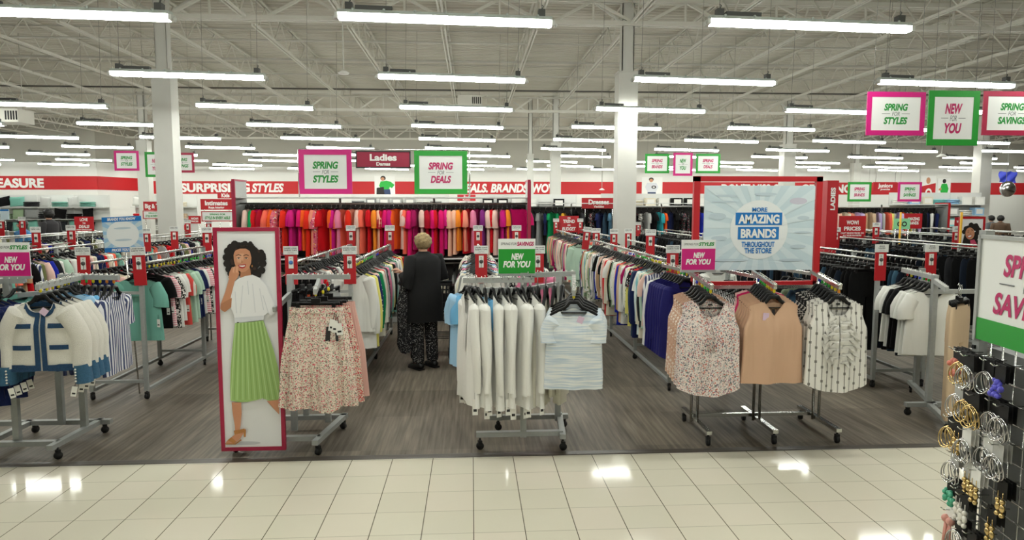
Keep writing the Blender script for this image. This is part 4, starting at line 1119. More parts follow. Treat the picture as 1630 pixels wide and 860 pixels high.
# ---- middle stand: white blazers and blue striped tops
stand('grey stand of white blazers and blue striped tops in the middle', (.45, 5.7),
      [(.42, 5.5, .1, 1.47), (.76, 5.92, .1, 1.44), (.24, 5.96, .1, .6)],
      [((-.07, 5.42, ZA), (.50, 5.42, ZA), 10), ((.42, 5.5, ZA + .03), (.86, 5.62, ZA + .03), 8), ((.85, 5.62, ZA), (.76, 5.02, ZA - .06), 8), ((.42, 5.5, 1.33), (.76, 5.92, 1.33), 0), ((.1, 5.5, 1.33), (.42, 5.5, 1.33), 0)],
      [((.03, 5.5, .13), (.75, 5.5, .13)), ((.15, 5.98, .12), (.86, 5.98, .12)), ((.74, 5.42, .12), (.79, 6.04, .12))],
      [(.06, 5.5), (.745, 5.44), (.83, 6.03), (.23, 5.98)], M_GREY)
k = NT('white_blazer_cloth', .85); k.xyz(); k.out(k.ramp(k.n('Value').outputs[0], [(0, 'ecebe6'), (1, 'ecebe6')])); k.drape(.4); M_BLAZER = k.m
def blazer(loc, rz, label, var):
    r = random.Random(var)
    mb = MB(); L = .87 + r.uniform(-.02, .02)
    pt = body_shell(mb, 0, [(0, .185), (.2, .215), (.55, .205), (1, .25)], L, neck=(.06, .2, .015), folds=(.012, 5), ph=r.uniform(0, 6), depth=.03, slope=.075, rows=14, n=32)
    g = mb.build('blazer', M_BLAZER, None, loc, (0, 0, rz)); tag(g, label, 'blazer', 'white blazers on the middle stand')
    for s in (-1, 1):
        m = MB(); e_, r_ = sleeve(m, 0, s, (.205, -.195), .66 + r.uniform(-.02, .02), .082, .055, out=.035, flat=.46, n=14, rows=10, wob=.008, ph=r.uniform(0, 6))
        m.build('sleeve', M_BLAZER, g)
        put('price_tag', TAG, g, (e_[0], r.uniform(-.02, .02), e_[2] - .02), (0, 0, PI / 2 + r.uniform(-.5, .5))).scale = (1.2, 1, 1.7)
    m = MB(); F = 1.5 * PI
    for s in (-1, 1): patch(m, 0, pt, F + s * .02, F + s * .3, .0, .4, .012, 3, 8)
    m.build('lapel', M_BLAZER, g)
    h = put('hanger', HANGER, g); put('hook', HOOK, h); put('size_marker', sizer('white'), h)
xs = [-.03, .035, .105, .165, .235, .29, .355, .405, .47]
for i, x in enumerate(xs):
    blazer((x, 5.42, ZA + .033), -PI / 2 + [.30, .34, .05, .24, .3, .12, .32, .16, .34][i], 'white long blazer seen from its side on the middle stand, %s from left' % ordinal(i), i + 3)
AQ = fabric_brush('brushed_blue_stripe', 'e6e9e8', 'b4c6d6', 4, 85, .4, .66)
def hero_top(nm, label, cat, grp, loc, rz, m, prof, L, neck, hem=None, sl=None, depth=.04, folds=(.008, 6), ph=0.0, slope=.05, marker='green', sc=1.0, extra=None, vee=.55):
    mb = MB(); pt = body_shell(mb, 0, prof, L, neck=neck, folds=folds, ph=ph, depth=depth, hem=hem, slope=slope, rows=18, n=48, vee=vee)
    g = mb.build(nm, m, None, loc, (0, 0, rz)); g.scale = (sc,) * 3; tag(g, label, cat, grp)
    if sl:
        for s in (-1, 1):
            q = MB(); sleeve(q, 0, s, (prof[0][1] + .012, -.118 - slope), sl[0], sl[1], sl[2], out=sl[3], rows=5, n=14, flat=.6, ph=ph); q.build('sleeve', m, g)
    h = put('hanger', HANGER, g); put('hook', HOOK, h); put('size_marker', sizer(marker), h)
    # neck binding
    a_ = neck[0] / prof[0][1]
    if neck[0] > 0 and a_ < 1:
        t1 = PI / 2 - math.acos(a_); F = 1.5 * PI
        b = MB(); patch(b, 0, pt, F - t1, F + t1, .0, .022, .003, 16, 1); b.build('neck_band', m, g)
    if extra: extra(g, pt)
    return g
def pinkcard(g, pt=None): MB().box((.05, -.02, -.235), (.045, .003, .05), 0, (0, .4, 0)).build('lilac_tag', M_PURPLETAG, g)
for i in range(4):
    hero_top('striped_blouse', ['front blue and white brushed-stripe top facing out on the middle stand', 'blue brushed-stripe top, second behind the front one', 'blue brushed-stripe top, third behind the front one', 'blue brushed-stripe top, rearmost on the middle stand'][i], 'top', 'blue striped tops on the middle stand',
             (.765 + .017 * i, 5.05 + .085 * i, ZA - .06 + .008 * i + .033), -.06 - .03 * i, AQ, [(0, .175), (.2, .205), (1, .225)], .60, (.10, .085, .03), slope=.095, sl=(.15, .066, .072, .03), marker='yellow', extra=pinkcard if i == 0 else None, sc=1.0)
for i in range(5):
    hang('tank', 'ivory', (.47 + .07 * i, 5.53 + .018 * i, ZA + .063), PI / 2 - .2, 'ivory sleeveless blouse behind the striped tops, %s from left' % ordinal(i), 'ivory blouses behind the striped tops', i % 3, detail=1, scale=1.35)

for i in range(3):
    hang('tee', ['sky_blue', 'light_blue', 'light_blue'][i], (.03 - .03 * i, 5.52 + .05 * i, ZA + .033), -PI / 2 + .75, '%s top hanging left of the white blazers, %s from right' % (['bright blue', 'pale blue', 'pale blue'][i], ordinal(i)), 'blue tops left of the white blazers', i, detail=1, scale=1.05)
# ---- chrome stand on the right: sleeveless blouses, red frame
t = thing('chrome_stand', 'chrome three-legged stand of sleeveless blouses under the red frame', 'clothes rack', (2.55, 5.85, 0))
o_ = Vector((2.55, 5.85, 0))
for x in (1.98, 2.55, 3.1):
    m = MB()
    for dx in (-.028, .028): m.tube([Vector((x + dx, 5.85, .09)) - o_, Vector((x + dx, 5.85, 1.40)) - o_], .013, 8)
    m.build('post', M_CHROME, t)
    MB().bar(Vector((x + .0, 5.45, .115)) - o_, Vector((x, 6.16, .115)) - o_, .045, .03).build('foot', M_CHROME, t)
    for y in (5.48, 6.13): put('caster', CASTER, t, Vector((x, y, 0)) - o_)
m = MB(); m.bar(Vector((1.98, 5.9, .13)) - o_, Vector((3.1, 5.9, .13)) - o_, .03, .03); m.build('cross_bar', M_CHROME, t)
m = MB(); m.bar(Vector((1.95, 5.85, 1.30)) - o_, Vector((3.13, 5.85, 1.30)) - o_, .03, .03); m.build('top_bar', M_CHROME, t)
ARMS = {0: ((1.9, 5.84, 1.435), (1.84, 5.1, 1.385)), 1: ((2.47, 5.84, 1.435), (2.34, 5.1, 1.385)), 2: ((3.0, 5.84, 1.435), (2.83, 5.05, 1.385)), 3: ((1.98, 5.86, 1.42), (1.98, 6.95, 1.40)), 4: ((2.55, 5.86, 1.38), (2.55, 6.8, 1.36)), 5: ((3.1, 5.86, 1.4), (3.1, 6.7, 1.38))}
for i, (a, b) in ARMS.items():
    m = MB(); m.bar(Vector(a) - o_, Vector(b) - o_, .025, .03); m.ball(Vector(b) - o_ + Vector((0, 0, .02)), .016)
    m.build('arm', M_CHROME, t)
def onarm(i, y, dz=.03):
    a, b = Vector(ARMS[i][0]), Vector(ARMS[i][1]); u = (y - a.y) / (b.y - a.y); p = a.lerp(b, u); p.z += dz; return p
FL1 = fabric_floral('blouse_floral', 'eadfd9', ['c9685a', 'd98a7c', '5f6470', '8b8f96', 'a9788a', '6f7f78'], 80, .42, 150, .40, ['5b5f6a', 'a5a3a8', 'd29085', '44484f'])
FL2 = fabric_floral('blouse_tan_dots', 'c9a48e', ['e6dcd0', 'e6dcd0', 'b98c78'], 60, .45)
def tailhem(c, s): return -.06 * (1 - c * c) * (1 if s < 0 else 1.25) + .02
TANKP = [(0, .185), (.10, .180), (.2, .198), (.29, .222), (.7, .228), (1, .238)]
def keyhole(g, pt):
    F = 1.5 * PI
    b = MB()
    for s in (-1, 1): patch(b, 0, pt, F + s * .0, F + s * .09, .02, .42, .006, 2, 8)
    b.build('placket', FL1, g)
    m = MB()
    for s in (-1, 1):
        m.tube([pt(F, .05, .01), pt(F + s * .12, .2, .012), pt(F + s * .07, .42, .014)], [(.012, .003), (.01, .003), (.014, .003)], 6)
    m.build('neck_tie', FL1, g)
    MB().box((.0, .005, -.16), (.03, .002, .012)).build('neck_label', M_DARK, g)
for i in range(6):
    m = FL1 if i < 2 else FL2
    p = onarm(0, 5.13 + .085 * i)
    hero_top('sleeveless_blouse', ['front pink and grey floral sleeveless blouse facing out', 'floral sleeveless blouse right behind the front floral one'][i] if i < 2 else 'tan dotted sleeveless blouse left of the floral blouse, %s from the front' % ordinal(i - 2), 'blouse', 'floral and dotted blouses on the chrome stand',
             p, -.12 if i else -.03, m, TANKP, .66, (.095, .13, .03), hem=tailhem, marker=['yellow', 'green', 'green', 'yellow', 'orange', 'blue'][i], folds=(.011, 7), ph=.7 * i, extra=keyhole if i == 0 else None, sc=1.05)
k = NT('nude_satin', .5); k.xyz(); k.out(k.ramp(k.n('Value').outputs[0], [(0, 'cda88c'), (1, 'cda88c')])); k.drape(.8, .03, 11, 1.2); NUDE = k.m; NUDE2 = mat('nude_satin_shade', 'bf967c', .6)
MPINK = mat('hot_pink_cloth', 'c8145e', .8)
def cowl(g, pt):
    F = 1.5 * PI
    for q in range(0):
        b = MB(); s0 = .66 - q * .12
        P = []
        for j in range(15):
            u = j / 14 * 2 - 1; tt = F + u * s0; v = .03 + q * .05 + (.20 + .03 * q) * (1 - abs(u) ** 1.3)
            P.append([pt(tt, v - .02, .004), pt(tt, v, .013), pt(tt, v + .02, .004)])
        b.grid(P); b.build('drape_fold', NUDE, g)
    MB().box((-.07, -.03, -.245), (.05, .003, .055), 0, (0, .1, .2)).build('lilac_tag', M_PURPLETAG, g)
    MB().box((.0, .0, -.235), (.022, .003, .075)).build('black_tag', M_DARK, g)
for i in range(8):
    p = onarm(1, 5.13 + .07 * i)
    m = NUDE if i < 6 else (MPINK if i == 6 else mat('pale_pink_cloth', 'e0b8b4', .8))
    hero_top('sleeveless_blouse', 'front nude satin sleeveless blouse with draped v neck facing out' if i == 0 else ('nude satin sleeveless blouse, %s behind the front one' % ordinal(i) if i < 6 else ('hot pink sleeveless top peeking out behind the nude blouses' if i == 6 else 'pale pink sleeveless top rearmost behind the nude blouses')), 'blouse', 'nude and pink blouses on the chrome stand',
             p, -.1 if i else .02, m, TANKP, .60, (.08, .125 if i == 0 else .1, .03), vee=1.0 if i == 0 else .55, marker=['yellow', 'orange', 'yellow', 'yellow', 'green', 'green', 'green', 'blue'][i], folds=(.014, 5), ph=.5 * i, extra=cowl if i == 0 else None, sc=1.06)
k = NT('ruffle_blouse_print', .8); o = k.xyz()
xx = k.math('FRACT', k.math('ADD', k.math('DIVIDE', o[0], .042), 50.5)); xi = k.math('FLOOR', k.math('ADD', k.math('DIVIDE', o[0], .042), 50.5))
zz = k.math('FRACT', k.math('ADD', k.math('DIVIDE', o[2], .105), k.math('ADD', k.math('MULTIPLY', xi, .37), 50.0)))
dx = k.math('ABSOLUTE', k.math('SUBTRACT', xx, .5)); dz = k.math('ABSOLUTE', k.math('SUBTRACT', zz, .5))
l1 = k.math('LESS_THAN', dx, .09); l2 = k.math('MULTIPLY', k.math('LESS_THAN', dx, .2), k.math('LESS_THAN', dz, .09))
k.out(k.mix(k.math('MAXIMUM', k.math('MULTIPLY', l1, .75), l2), lin('e6e4de'), lin('77746f'))); k.drape(.45)
RUF = k.m
GEO = fabric_floral('geo_dark_print', '1d1d20', ['d6d3cc', 'bcb9b2'], 70, .42)
def ruffles(g, pt):
    F = 1.5 * PI
    for s in (-1, 1):
        for lane in range(2):
            b = MB(); P = []
            for i in range(40):
                v = .02 + .60 * i / 39
                c = pt(F + s * (.02 + .06 * lane), v, .01)
                wv = 1.5 * math.sin(i * .95 + lane * 2 + s); wd = (.045 + .045 * math.sin(PI * i / 39)) * (1 + .3 * lane)
                P.append([c, c + Vector((s * wd * .5, -.016 - .012 * wv, .010 * wv)), c + Vector((s * wd, -.012 + .022 * wv, -.014 + .018 * wv))])
            b.grid(P); b.build('ruffle', mat('ruffle_cloth', 'dfddd6', .8), g)
    m = MB()
    for s in (-1, 1): patch(m, 0, pt, F + s * .02, F + s * .5, .0, .10, .012, 5, 3)
    m.build('collar', RUF, g)
    MB().box((.0, .005, -.155), (.03, .002, .012)).build('neck_label', M_DARK, g)
for i in range(7):
    p = onarm(2, 5.08 + .085 * i)
    hero_top('sleeveless_blouse', 'front white ruffled sleeveless blouse with grey chain stripes' if i == 0 else ('white grey-striped sleeveless blouse, %s behind the ruffled one' % ordinal(i) if i < 3 else 'black patterned sleeveless blouse left of the ruffled one, %s from front' % ordinal(i - 3)), 'blouse', 'ruffled and patterned blouses on the chrome stand',
             p, -.12 if i else -.02, RUF if i < 3 else GEO, TANKP, .63, (.085, .12, .02), hem=tailhem, marker=['orange', 'yellow', 'yellow', 'green', 'green', 'green', 'blue'][i], folds=(.010, 7), ph=.6 * i, extra=ruffles if i == 0 else None, sc=1.05)
k = NT('navy_blouse_cloth', .7); k.xyz(); k.out(k.ramp(k.n('Value').outputs[0], [(0, '16145e'), (1, '16145e')])); k.drape(.6); M_NAVYB = k.m
for i in range(8):
    p = onarm(3, 6.15 + .088 * i, .03)
    hero_top('long_sleeve_blouse', ('royal navy blouse at the aisle side of the chrome stand, %s from front' % ordinal(i)) if i < 7 else 'plain white blouse behind the royal navy blouses', 'blouse', 'navy blouses at the aisle', p, .0, M_NAVYB if i < 7 else mat('white_blouse_cloth', 'e4e4e0', .8), [(0, .17), (.2, .225), (1, .25)], .70, (.085, .1, .02), hem=tailhem, sl=(.5, .075, .05, .04), marker=['yellow', 'green', 'green', 'yellow', 'orange', 'red', 'yellow', 'green'][i], folds=(.012, 6), ph=.8 * i)
CHK = fabric_stripe('check_black_white', '17171a', 'e2e2de', .016, .55)
for i in range(5):
    p = onarm(4, 6.0 + .15 * i)
    hang('long_top', None, p, 0, 'black and white checked top behind the nude blouses, %s from front' % ordinal(i), 'checked tops behind the nude blouses', i % 3, detail=1, material=CHK, scale=1.25)
    p = onarm(5, 6.0 + .13 * i)
    c = ['denim', 'sage', 'black', 'charcoal', 'green'][i]
    hang('tee', c, p, 0, '%s top behind the ruffled blouse, %s from front' % (c, ordinal(i)), 'tops behind the ruffled blouse', i % 3, detail=1)

# red frame with the big pale blue poster
RF = thing('red_sign_frame', 'big red metal frame above the chrome stand', 'sign frame', (2.53, 5.93, 1.30))
m = MB(); fw_, fh_ = 1.16, .97
for s in (-1, 1): m.box((s * (fw_ / 2 - .028), 0, fh_ / 2), (.056, .04, fh_))
m.box((0, 0, fh_ - .02), (fw_, .04, .045)); m.box((0, 0, .02), (fw_, .04, .045)); m.build('frame', M_RED, RF)
m = MB()
for x in (-.55, 0, .55): m.box((x, -.045, -.03), (.03, .05, .12))
m.build('mounting_bracket', M_CHROME, RF)
BP = thing('brand_poster', 'pale blue sunburst poster reading more amazing brands in the red frame', 'poster', (2.535, 5.895, 1.445), 0)
bw, bh = .995, .745
M_PB = mat('poster_pale_blue', 'c6d9e1', .4); M_PB2 = mat('poster_ray_white', 'd3e2e8', .4); M_PBW = mat('poster_white', 'e6ebec', .4); M_SMUDGE = mat('poster_smudge', 'bccdd7', .5); M_SMUDGE2 = mat('poster_smudge_pink', 'c5c4d3', .5)
MB().box((0, 0, bh / 2), (bw, .006, bh)).build('board', M_PB, BP)
pr = Print(bw, bh, -.0035); asp = bw / bh
for i in range(20):
    a0, a1 = 2 * PI * i / 20, 2 * PI * (i + .5) / 20
    def edge(a):
        c, s = math.cos(a), math.sin(a) * asp
        k_ = min(.4999 / max(1e-6, abs(c)), .4999 / max(1e-6, abs(s))); return (.5 + c * k_, .5 + s * k_)
    pts = [(.5, .5), edge(a0)]
    e0, e1 = edge(a0), edge(a1)
    if abs(e0[0] - e1[0]) > 1e-4 and abs(e0[1] - e1[1]) > 1e-4:
        pts.append((1 if (e0[0] > .9 or e1[0] > .9) else 0, 1 if (e0[1] > .9 or e1[1] > .9) else 0))
    pts.append(e1); pr.poly(pts[::-1], M_PB2)
pr.ell(.5, .52, .262, .262 * asp, M_PBW, 40)
for (x, y, a, b, c) in ((.2, .12, .12, .02, 0), (.18, .19, .14, .012, 0), (.55, .1, .13, .025, 0), (.85, .18, .1, .05, 1), (.12, .36, .1, .05, 0), (.9, .38, .07, .03, 0), (.14, .62, .09, .035, 0), (.9, .55, .1, .015, 0), (.86, .72, .09, .03, 0), (.25, .88, .2, .02, 0), (.8, .88, .14, .02, 0)):
    pr.ell(x, y, a * .8, b * .8, M_SMUDGE2 if c else M_SMUDGE, 20)
pr.build('printed_picture', BP)
for s, x, y, w, h, m_, bg in (('MORE', .5, .28, .135, .036, M_BLUE, 0), ('AMAZING', .495, .39, .37, .075, M_WHITE, 1), ('BRANDS', .495, .56, .32, .075, M_WHITE, 1), ('THROUGHOUT', .495, .69, .30, .046, M_BLUE, 0), ('THE STORE', .495, .765, .245, .046, M_BLUE, 0)):
    if bg: MB().box(((x - .5) * bw, -.0075, (1 - y) * bh), (w + .05, .002, h + .035)).build('text_panel', M_BLUE, BP)
    letter(BP, s, h, m_, (x - .5) * bw, -.0095, (1 - y) * bh, width=w, bold=.045 if bg else .03)

# ---- stand of white tees at the right
stand('grey stand of white and black tees beside the earring display', (4.4, 6.2),
      [(4.4, 6.2, .1, 1.36), (4.75, 6.9, .1, 1.36)],
      [((4.4, 6.18, 1.33), (4.6, 7.0, 1.33), 14), ((4.4, 6.2, 1.30), (4.05, 5.55, 1.30), 8), ((4.4, 6.2, 1.2), (5.0, 6.2, 1.2), 0)],
      [((4.16, 6.18, .11), (4.9, 6.16, .11)), ((4.4, 6.1, .11), (4.75, 7.0, .11)), ((4.4, 6.2, .11), (4.2, 5.65, .11))],
      [(4.2, 6.2), (4.86, 6.16), (4.75, 6.98), (4.2, 5.66)], M_GREY)
cols = ['white', 'white', 'white', 'black', 'black', 'white', 'white']
for i in range(7):
    u = .08 + i * .125
    p = Vector((4.4, 6.18, 1.363)).lerp(Vector((4.6, 7.0, 1.363)), u)
    lab = '%s short-sleeved tee by the earring display, %s from the front' % (cols[i], ordinal(i))
    hang('tee', cols[i], p, -.24 + .05 * (i % 3), lab, 'tees on the right stand', i % 3, detail=2, marker=['yellow', 'green', 'green', 'blue', 'blue', 'yellow', 'red'][i], scale=1.08)
for i in range(3):
    p = Vector((4.4, 6.2, 1.333)).lerp(Vector((4.05, 5.55, 1.333)), .8 + i * .09)
    hang('trousers', 'beige', p + Vector((.13, 0, 0)), .62, 'beige wide trousers hanging behind the earring display, %s from back' % ordinal(i), 'beige trousers behind the earring display', i, detail=1, scale=1.06)
# ================================================================ SIGNS
M_CABLE = mat('sign_cable', '8f8f8a', .5)
def spring_poster(label, c, w, h, fm, a, b, ca, cb, group=None, hang_to=None, rz=0.0, bs=1.0, name='spring_poster'):
    t = thing(name, label, 'poster', c, rz, group); fw = .07 * min(w, h) / .6
    MB().box((0, 0, 0), (w - fw, .006, h - fw)).build('print', M_SIGNW, t)
    m = MB()
    for s in (-1, 1): m.box((s * (w - fw) / 2, 0, 0), (fw, .014, h)); m.box((0, 0, s * (h - fw) / 2), (w - 2 * fw, .014, fw))
    m.build('frame', fm, t)
    th = h * .155 * bs; y = -.0042
    wa, wb = (min(w * .58, th * .62 * len(s_)) for s_ in (a, b))
    letter(t, a, th, ca, 0, y, h * .155 * bs, width=wa, shear=.22, bold=.045)
    letter(t, b, th, cb, 0, y, -h * .155 * bs, width=wb, shear=.22, bold=.045)
    letter(t, 'FOR', th * .6, M_TXTGREY, 0, y, 0, width=w * .13, shear=.22, bold=0)
    m = MB()
    for s in (-1, 1): m.box((s * w * .17, y, 0), (w * .14, .001, .006))
    m.build('rule_lines', M_TXTGREY, t)
    if hang_to:
        m = MB()
        for s in (-1, 1): m.tube([(s * w * .4, 0, h / 2), (s * w * .4, 0, hang_to - c[2])], .003, 5)
        m.build('hanging_cable', M_CABLE, t)
    return t
V = lambda a, b, y: ((at(*a, y) + at(*b, y)) / 2, abs(at(*b, y).x - at(*a, y).x), abs(at(*b, y).z - at(*a, y).z))
# near trio, upper right
for a, b, fm, s1, s2, c1, c2, lab in (((1381, 146), (1470, 216), M_MAGENTA, 'SPRING', 'STYLES', M_TXTG, M_TXTG, 'large magenta-framed spring for styles poster hanging at upper right'), ((1479, 144), (1555, 232), M_GREEN, 'NEW', 'YOU', M_TXTM, M_TXTM, 'large green-framed upright new for you poster hanging at upper right'), ((1566, 145), (1655, 216), M_MAROON, 'SPRING', 'SAVINGS', M_TXTG, M_TXTG, 'large red-framed spring for savings poster at the upper right corner')):
    c, w, h = V(a, b, 8.8); spring_poster(lab, c, w, h, fm, s1, s2, c1, c2, 'large hanging spring posters', CEIL, bs=1.15 if s1 == 'NEW' else 1)
for a, b, fm, s1, s2, c1, c2, lab in (((1027, 245), (1065, 276), M_GREEN, 'SPRING', 'BRANDS', M_TXTM, M_TXTM, 'small green-framed spring for brands poster hanging right of the pillar'), ((1072, 243), (1102, 280), M_MAGENTA, 'NEW', 'YOU', M_TXTG, M_TXTG, 'small magenta-framed new for you poster hanging above the red frame'), ((1108, 245), (1146, 276), M_GREEN, 'SPRING', 'DEALS', M_TXTM, M_TXTM, 'small green-framed spring for deals poster above the red frame')):
    c, w, h = V(a, b, 20); spring_poster(lab, c, w, h, fm, s1, s2, c1, c2, 'small hanging posters right of the pillar', CEIL)
for a, b, fm, s1, s2, c1, c2, lab in (((181, 240), (222, 272), M_MAGENTA, 'SPRING', 'STYLES', M_TXTG, M_TXTG, 'small magenta-framed spring for styles poster left of the left column'), ((230, 242), (266, 282), M_GREEN, 'NEW', 'YOU', M_TXTM, M_TXTM, 'green-framed new for you poster half behind the left column'), ((268, 243), (310, 275), M_MAROON, 'SPRING', 'SAVINGS', M_TXTG, M_TXTG, 'red-framed spring for savings poster peeking right of the left column')):
    c, w, h = V(a, b, 18); spring_poster(lab, c, w, h, fm, s1, s2, c1, c2, 'small hanging posters by the left column', CEIL)
# ladies signs on a frame over the pink wall rack
t = thing('sign_stand', 'thin metal frame carrying the ladies sign over the pink rack', 'sign frame', (-1.5, 12.05, 2.16))
m = MB(); zt = 2.99 - 2.16
for x in (-1.47, 1.47): m.tube([(x, 0, 0), (x, 0, zt)], .012, 6)
m.tube([(-1.47, 0, zt), (1.47, 0, zt)], .012, 6)
m.build('tube_frame', M_CHROME, t)
c, w, h = V((475, 238), (561, 309), 12); spring_poster('big magenta-framed spring for styles poster over the pink rack', c, w, h, M_MAGENTA, 'SPRING', 'STYLES', M_TXTG, M_TXTG)
c, w, h = V((659, 240), (744, 309), 12); spring_poster('big green-framed spring for deals poster over the pink rack', c, w, h, M_GREEN, 'SPRING', 'DEALS', M_TXTM, M_TXTM)
M_DEPT = mat('dept_maroon', '96173a', .5); M_DEPTRED = mat('dept_red', 'b0141f', .5)
def dept_sign(label, c, w, h, lines, m_, edge=None, name='department_sign', stem=0, group=None, txtm=None):
    t = thing(name, label, 'sign', c, 0, group)
    MB().box((0, 0, 0), (w, .012, h)).build('board', m_, t)
    if edge:
        m = MB()
        for s in (-1, 1): m.box((s * w / 2, 0, 0), (.02, .02, h + .02)); m.box((0, 0, s * h / 2), (w, .02, .02))
        m.build('border', edge, t)
    for s, y, hh_, ww, sh in lines: letter(t, s, h * hh_, txtm or M_WHITE, 0, -.0075, y * h, width=w * ww, bold=.04, shear=sh)
    if stem:
        m = MB()
        for s in (-1, 1): m.tube([(s * w * .4, 0, h / 2 if stem > 0 else -h / 2), (s * w * .4, 0, stem - c[2] if stem > 0 else -stem - c[2])], .006, 6)
        m.build('stem', M_CHROME, t)
    return t
c, w, h = V((567, 241), (653, 267), 12); dept_sign('maroon ladies damas sign between the two big spring posters', c, w, h, (('Ladies', .14, .40, .5, 0), ('Damas', -.27, .2, .26, 0)), M_DEPT, M_DARK)
for a, b, y, lines, m_, lab, st in (((319, 317), (370, 334), 16, (('Intimates', .14, .42, .72, 0), ('Ropa interior', -.28, .2, .5, 0)), M_DEPTRED, 'red intimates sign right of the left column', -.001), ((926, 315), (980, 332), 19, (('Dresses', .12, .45, .6, 0), ('Vestidos', -.3, .22, .3, 0)), M_DEPTRED, 'red dresses sign left of the thick pillar', -.001), ((228, 321), (262, 335), 18, (('Big & Tall', 0, .5, .85, 0),), M_DEPTRED, 'red big and tall sign behind the left column', -.001), ((346, 306), (372, 316), 24, (('Kids', 0, .6, .5, 0),), M_DEPTRED, 'small red kids sign beside the pink rack end board', -.001), ((728, 310), (757, 320), 27, (('Bed', .12, .5, .3, 0), ('Recamara', -.3, .2, .4, 0)), M_DEPTRED, 'small red bed sign below the spring for deals poster', -.001),
                             ((1390, 290), (1428, 304), 21, (('Juniors', .12, .45, .6, 0), ('Jovencitas', -.3, .2, .4, 0)), M_DEPTRED, 'red juniors sign between two small posters at right', CEIL), ((1510, 310), (1532, 320), 28, (('Shoes', 0, .5, .5, 0),), M_DEPTRED, 'small red sign left of the far right column', -.001)):
    c, w, h = V(a, b, y); dept_sign(lab, c, w, h, lines, m_, None, stem=st)
for a, b, y, lab, st in (((321, 337), (372, 352), 15.8, 'white style in every aisle board under the intimates sign', -.001), ((228, 336), (262, 348), 17.9, 'white style in every aisle board behind the left column', -.001)):
    c, w, h = V(a, b, y); dept_sign(lab, c, w, h, (('STYLE IN EVERY AISLE', -.15, .3, .8, .2), ('SPRING FOR', .22, .16, .5, 0)), M_SIGNW, M_RED, name='aisle_board', stem=st, txtm=M_TXTG)
for a, b, fm, s1, s2, c1, c2, lab in (((1350, 290), (1386, 321), M_GREEN, 'SPRING', 'BRANDS', M_TXTM, M_TXTM, 'small green-framed spring for brands poster left of the juniors sign'), ((1430, 290), (1466, 321), M_MAGENTA, 'SPRING', 'SAVINGS', M_TXTG, M_TXTG, 'small magenta-framed spring for savings poster right of the juniors sign')):
    c, w, h = V(a, b, 21); spring_poster(lab, c, w, h, fm, s1, s2, c1, c2, 'small posters beside the juniors sign', CEIL)
# red boards standing on the racks
for a, b, y, lines, lab in (((118, 345), (150, 368), 13.2, (('LOVE', .3, .2, .4, 0), ('THE', .05, .1, .15, 0), ('DEALS!', -.18, .2, .55, .2), ('EVERY SINGLE DAY', -.4, .07, .8, 0)), 'red love the deals board standing on a left rack'), ((1336, 344), (1377, 380), 12.9, (('WOW!', .22, .17, .45, 0), ('PRICES', -.05, .17, .62, 0), ("CAN'T BELIEVE PRICES ON", -.25, .065, .86, 0), ('ALL YOUR FAVORITES', -.36, .065, .7, 0)), 'red wow prices board standing on a right rack'), ((890, 344), (921, 370), 17.4, (('ON', .38, .1, .15, 0), ('TREND', .18, .2, .6, 0), ('ON', -.06, .1, .15, 0), ('BUDGET', -.28, .2, .7, .2)), 'red trend budget board on the far right aisle rack'), ((1440, 340), (1467, 364), 16.5, (('AMAZING', .15, .2, .7, 0), ('BRANDS', -.12, .2, .6, 0)), 'small red amazing brands board on a far right rack'), ((300, 344), (320, 356), 16.5, (('WOW!', .15, .3, .6, 0), ('PRICES', -.2, .2, .6, 0)), 'small red wow board left of the style in every aisle board'), ((1520, 346), (1537, 360), 21, (('WOW!', 0, .3, .7, 0),), 'tiny magenta-red board far right before the column')):
    c, w, h = V(a, b, y); dept_sign(lab, c, w, h, lines, M_DEPTRED, None, name='promo_board', stem=-.001)
c, w, h = V((1423, 348), (1448, 365), 12.5); t = dept_sign('mint green size go card hanging among the jeans racks', c, w, h, (('GO', 0, .45, .6, 0),), mat('mint_card', '8fd8a6', .5), None, name='colour_card', stem=-.001, txtm=M_DARK)
for px, ya, yb, y, lab in ((1434, 338, 384, 12.3, 'thin yellow pole beside the mint green card'), (1531, 338, 394, 10.4, 'thin yellow pole beside the framed laughing face')):
    p, q = at(px, ya, y), at(px, yb, y)
    t = thing('yellow_pole', lab, 'pole', (p.x, y, 0)); MB().tube([(0, 0, .0), (0, 0, p.z)], .018, 8).build('pole', mat('yellow_paint', 'd9a516', .5), t); MB().tube([(0, 0, 0), (0, 0, .03)], .15, 14).build('base', M_BLACK, t)
# tall red LADIES board
c, w, h = V((1309, 288), (1324, 354), 12.6); t = thing('ladies_board', 'tall narrow red board reading ladies sideways behind the red frame', 'sign', (c.x, 12.6, 0))
MB().box((0, 0, (c.z + h / 2) / 2), (w, .4, c.z + h / 2)).build('board', M_DEPTRED, t)
o_ = letter(t, 'LADIES', .085, M_WHITE, .0, -.204, c.z + .05, width=.42, bold=.04); o_.rotation_euler = (0, -PI / 2, 0)
